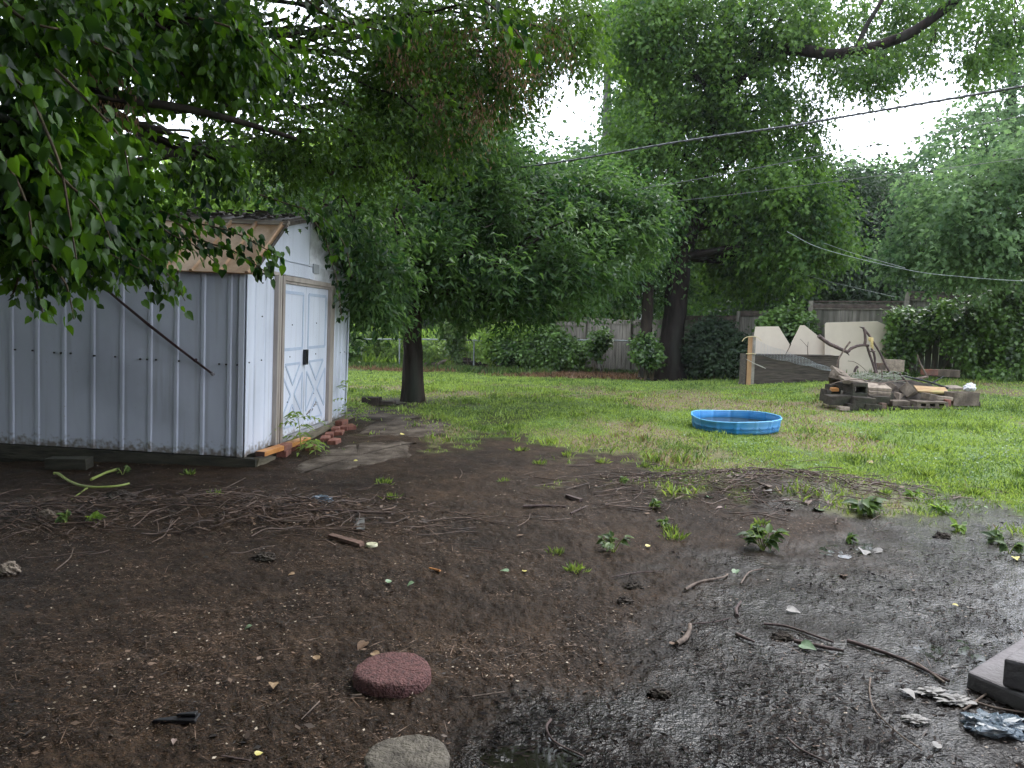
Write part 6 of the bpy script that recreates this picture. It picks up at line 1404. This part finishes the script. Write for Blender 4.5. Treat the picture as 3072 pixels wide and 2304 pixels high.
for pts, r0, r1, m_, lb in ([[(1130, 1097), (1180, 1096), (1222, 1098)], .014, .008, 'stick_dark', 'straight dark stick on the mud left of the right twig heap'], [[(1232, 1112), (1268, 1096)], .008, .006, 'stick_dark', 'short stick crossing right of the straight dark one'],
        [[(1480, 1278), (1510, 1262), (1560, 1252), (1572, 1245)], .012, .006, 'stick_pale', 'pale bowed stick with bark below the leafy weeds'], [[(1461, 1398), (1480, 1385), (1489, 1368), (1490, 1355)], .016, .012, 'stick_pale', 'thick pale stick in the shiny mud, bent upward'],
        [[(1490, 1352), (1540, 1348), (1575, 1340)], .005, .004, 'stick_dark', 'thin dark twig off the top of the thick pale stick'], [[(1592, 1335), (1590, 1320), (1600, 1305)], .012, .008, 'stick_dark', 'short dark curved stick above the shiny mud'],
        [[(1650, 1352), (1700, 1358), (1760, 1378), (1800, 1392)], .008, .006, 'stick_dark', 'long dark stick running right across the shiny mud'], [[(1715, 1390), (1770, 1402), (1822, 1412)], .014, .008, 'stick_dark', 'thick dark stick below the long one in the shiny mud'],
        [[(1590, 1375), (1612, 1385), (1630, 1392)], .012, .006, 'stick_dark', 'short dark stick left of the thick one'], [[(1830, 1390), (1900, 1412), (1960, 1435), (2050, 1478)], .012, .008, 'stick_dark', 'long dark stick pointing at the concrete steps'],
        [[(1880, 1470), (1878, 1500), (1890, 1540), (1940, 1590), (1990, 1625)], .005, .003, 'stick_pale', 'long thin curving twig at the bottom right'], [[(1700, 1600), (1730, 1625), (1790, 1655)], .006, .004, 'stick_dark', 'thin twig at the very bottom right of the middle'],
        [[(1190, 1560), (1180, 1580), (1200, 1610), (1260, 1640)], .007, .004, 'stick_dark', 'curved twig arching beside the bottom puddle'], [[(1980, 1438), (2040, 1480)], .008, .007, 'stick_pale', 'straight pale stick before the steps'],
        [[(1600, 1265), (1618, 1240), (1650, 1232)], .007, .004, 'stick_pale', 'thin hooked twig right of the bowed stick'], [[(600, 1115), (680, 1105), (760, 1108), (845, 1112)], .012, .008, 'stick_dark', 'long dark stick on the right of the left twig heap'],
        [[(400, 1075), (480, 1060), (560, 1062)], .006, .004, 'stick_dark', 'thin stick before the shed beam'], [[(420, 1085), (470, 1065), (530, 1035)], .006, .004, 'stick_pale', 'thin pale stick pointing at the corner of the shed'],
        [[(330, 1130), (385, 1110), (410, 1098)], .006, .004, 'stick_pale', 'pale curved twig on the left twig heap'], [[(0, 1118), (35, 1098)], .012, .01, 'stick_pale', 'pale split stick at the left edge'], [[(60, 1100), (110, 1096), (185, 1096)], .007, .005, 'stick_pale', 'level pale twig at the left'],
        [[(560, 1118), (620, 1130), (690, 1125)], .012, .008, 'stick_pale', 'pale broken stick in the middle of the left twig heap'], [[(690, 1520), (650, 1560)], .004, .003, 'stick_pale', 'thin pale twig left of the grey stepping stone'], [[(480, 1640), (540, 1650)], .006, .004, 'stick_dark', 'dark twig at the bottom edge left of the grey stone'],
        [[(1020, 1510), (1090, 1500)], .005, .004, 'stick_pale', 'thin twig right of the red stepping stone'], [[(120, 1235), (150, 1210), (158, 1190)], .005, .004, 'stick_pale', 'thin bent twig at the far left'], [[(2080, 1540), (2150, 1490), (2195, 1455)], .006, .004, 'stick_pale', 'long thin twig leaning across the lower step'],
        [[(2100, 1520), (2150, 1535), (2212, 1545)], .007, .005, 'stick_pale', 'pale twig at the foot of the steps'], [[(1320, 1250), (1380, 1240), (1430, 1238)], .005, .004, 'stick_dark', 'thin twig below the left leafy weed']):
    gstick(pts, r0, r1, m_, lb)
# green cut branch
w = [G(*Z7(x, y)) + [0, 0, .03] for x, y in ((510, 190), (555, 195), (640, 255), (740, 300), (850, 322), (1000, 322), (1130, 310), (1225, 288))]
gbn = empty('cut_branch', w[0]); tag(gbn, 'fresh green cut branch forked on the ground in front of the shed', 'branch'); MT['green_stem'] = mat('green_stem', (.22, .28, .06), (.36, .42, .12), 9, .5)
mb = MB(); q = catm(w, 4); mb.tube([p - w[0] for p in q], list(np.linspace(.012, .009, len(q))), 7); mb.build('main_stem', MT['green_stem'], gbn)
mb = MB(); w2 = [G(*Z7(x, y)) + [0, 0, .025] for x, y in ((825, 328), (760, 375), (680, 432))]; mb.tube([p - w[0] for p in w2], [.008, .006, .004], 6); mb.build('side_branch', MT['green_stem'], gbn)
w2 = [G(*Z7(x, y)) + [0, 0, .03] for x, y in ((865, 250), (1000, 185), (1100, 155))]; mb = MB(); mb.tube([p - w2[0] for p in w2], [.012, .011, .013], 7); thing_mesh(mb, 'cut_branch', MT['green_stem'], 'short yellowish cut branch end just before the shed beam', 'branch', loc=w2[0])

# ------------------------------------------------------------------ weeds and tufts
def tuft(px, py, n, L, m, label, name='grass_tuft', W=.09, spread=.05, group='grass tufts in the mud', cat='grass tuft', tm=T_RHOMB, up=1.0):
    p = G(px, py); o_ = np.stack([rng.normal(size=n) * spread, rng.normal(size=n) * spread * .8, np.zeros(n)], -1)
    D = o_ / spread * .5 + rng.normal(size=(n, 3)) * .3 + [0, 0, up]; D[:, 2] = np.abs(D[:, 2]) * up + .15
    Ls_ = L * rng.uniform(.5, 1.1, n)
    o = leaf_mesh(name, o_, D, rng.normal(size=(n, 3)), Ls_, Ls_ * W, tm, m); o.location = [float(v) for v in p]
    return tag(o, label, cat, group)
tl_ = [(828, 1045, .10, 'grass tuft on the mud right of the lower slab'), (850, 1078, .09, 'grass tuft at the right end of the left twig heap'), (465, 1070, .08, 'small tuft on the left in front of the shed beam'), (410, 1025, .09, 'dry yellowish tuft at the foot of the side beam'), (757, 925, .10, 'grass tuft at the outer corner of the brick heap'),
       (1125, 975, .10, 'tuft in the mud below the lawn edge, left'), (1165, 1003, .10, 'tuft in the mud below the lawn edge, centre'), (1090, 1040, .06, 'tiny tuft left of the long straight stick'), (1225, 985, .10, 'tuft in the mud below the lawn edge, right'), (1450, 1148, .09, 'spidery tuft between the leafy weeds'), (1455, 1165, .11, 'wide spidery tuft left of the right leafy weed'),
       (1390, 1010, .10, 'grass tuft left of the right twig heap'), (1430, 1020, .12, 'grass tuft at the left shoulder of the right twig heap'), (1300, 1000, .09, 'grass tuft before the lawn in the centre'), (1645, 1135, .09, 'low tuft before the right twig heap'), (1245, 1235, .09, 'flat sparse tuft in the middle mud'), (1200, 1195, .07, 'tiny green tuft in the middle mud'), (2105, 1070, .12, 'grass tuft at the right lawn edge'), (1915, 1070, .1, 'grass tuft right of the right twig heap'), (1620, 935, .16, 'long grass tuft growing against the front of the pool')]
for px, py, L, lb in tl_: tuft(px, py, 46, L * .66, MT['grass'], lb, spread=.024 if L < .11 else .036)
def weed(px, py, n, L, label, lm='leaf_vine', h=.12, name='weed'):
    p = G(px, py); o = empty(name, p); tag(o, label, 'weed', 'leafy weeds in the mud')
    mb = MB(); Cs_ = []; Ds_ = []
    for k in range(max(3, n // 6)):
        a = random.uniform(0, 6.28); s_ = random.uniform(.3, 1) * h * .8; e = np.array([math.cos(a) * s_, math.sin(a) * s_, h * random.uniform(.5, 1)])
        mb.tube([(0, 0, -.01), e * .5 + [0, 0, .01], e], [.004, .003, .002], 5)
        for j in range(6): t = random.uniform(.4, 1.05); Cs_.append(e * t); Ds_.append(np.array([math.cos(a), math.sin(a), 0]) + np.random.default_rng(k * 7 + j).normal(size=3) * .6)
    mb.build('stem', MT['green_stem'], o); Cs_ = np.array(Cs_); Ds_ = np.array(Ds_); nn = len(Cs_)
    ob = leaf_mesh('leaves', Cs_ + np.array(o.location), Ds_, np.array([0, -.3, 1.0]) + rng.normal(size=(nn, 3)) * .3, L * rng.uniform(.6, 1.2, nn), L * .6, T_HEART, MT[lm], o)
    return o
for px, py, n, L, h, lb in ((1325, 1192, 42, .055, .12, 'upright leafy weed in the mud left of centre right'), (1648, 1188, 50, .08, .15, 'broad leafy green weed below the right twig heap'), (205, 1125, 24, .06, .07, 'bright green low weed at the left'), (142, 1130, 24, .06, .08, 'dark green low weed at the far left'), (1410, 1098, 24, .06, .07, 'weed left of the right twig heap'), (1440, 1135, 20, .06, .06, 'small weed between the spidery tufts'),
        (1865, 1108, 30, .11, .12, 'large leaved weed at the right end of the right twig heap'), (2035, 1107, 24, .06, .07, 'yellow green weed on the right by the lawn edge'), (1830, 1170, 22, .06, .06, 'small weed on the wet mud at the right'), (2070, 1150, 22, .06, .07, 'small yellowish weed on the wet mud'), (2160, 1175, 30, .06, .08, 'weed patch near the right edge'), (2180, 1195, 24, .06, .07, 'weed at the right edge on the mud'),
        (265, 1025, 20, .05, .08, 'tiny weed at the foot of the side beam'), (1975, 1080, 20, .06, .07, 'lime weed at the right lawn edge'), (1340, 1045, 20, .05, .05, 'low flat weed before the lawn')):
    weed(px, py, n, L, lb, h=h, lm='leaf_lime' if 'lime' in lb or 'bright' in lb or 'yellow' in lb else 'leaf_vine')
def sapling(pts, fronds, L, label, lm='leaf_lime', nleaf=11, fl=.28, droop=.35):
    w = [np.array(p, float) for p in pts]; o = empty('sapling', w[0]); tag(o, label, 'sapling', 'saplings growing against the shed front')
    O = np.array(o.location); mb = MB(); q = catm(w, 4); mb.tube([p - O for p in q], list(np.linspace(.007, .003, len(q))), 6); Cs_ = []; Ds_ = []; Ls_ = []
    for k in range(fronds):
        s_ = q[int(len(q) * (.3 + .68 * k / max(1, fronds - 1)))] if len(q) > 3 else q[-1]; a = k * 2.4 + .5; dirn = np.array([math.cos(a), math.sin(a), .45]); f_ = [s_ + dirn * fl * t + np.array([0, 0, -droop * fl * 2 * t * t]) for t in np.linspace(0, 1, 6)]
        mb.tube([p - O for p in f_], .0018, 4, cap=False)
        for j in range(nleaf):
            t = (j + 1) / nleaf * 4.99; i0 = int(t); c = f_[i0] + (f_[i0 + 1] - f_[i0]) * (t - i0); sd_ = np.cross(dirn, [0, 0, 1]) * (1 if j % 2 else -1)
            Cs_.append(c); Ds_.append(dirn * .5 + sd_ * .9 + [0, 0, -.35]); Ls_.append(L * (1.1 - .5 * j / nleaf))
    mb.build('stem', MT['green_stem'], o); Ls_ = np.array(Ls_)
    leaf_mesh('leaves', np.array(Cs_), np.array(Ds_), np.array([0, -.3, 1.0]) + rng.normal(size=(len(Cs_), 3)) * .2, Ls_, Ls_ * .38, T_LANCE, MT[lm], o)
sp = lambda x, y, z: np.array(shed_pt(x, y, z))
sapling([sp(.95, -.22, -.1), sp(.92, -.22, .1), sp(.88, -.2, .32)], 8, .085, 'feathery sapling growing over the orange board before the left door', fl=.3)
sapling([sp(.92, -.32, -.1), sp(.85, -.36, .0), sp(.75, -.4, .06)], 6, .10, 'low broad leaved sapling hanging below the orange board by the bricks', fl=.2, droop=.8, nleaf=7)
sapling([sp(2.75, -.16, -.1), sp(2.78, -.18, .2), sp(2.8, -.16, .5)], 9, .07, 'tall feathery sapling at the right post of the shed doors', fl=.28)
sapling([sp(3.1, -.2, -.1), sp(3.12, -.22, .05), sp(3.15, -.25, .2)], 5, .08, 'low sapling at the far corner of the shed front', fl=.3)

# ------------------------------------------------------------------ damp air
HZ = 0.0004
m = bpy.data.materials.new('haze'); m.use_nodes = True; nn_ = m.node_tree.nodes; nn_.remove(nn_["Principled BSDF"])
pv = nn_.new("ShaderNodeVolumePrincipled"); pv.inputs["Color"].default_value = (.86, .9, .95, 1); pv.inputs["Density"].default_value = HZ; m.node_tree.links.new(pv.outputs[0], nn_["Material Output"].inputs["Volume"])
mb = MB(); mb.box((0, 300, 6.5), (1300, 1300, 17)); tag(mb.build('haze', m), 'thin damp haze filling the yard air', 'haze', kind='stuff')
scene.cycles.volume_bounces = 1
scene.cycles.volume_max_steps = 64
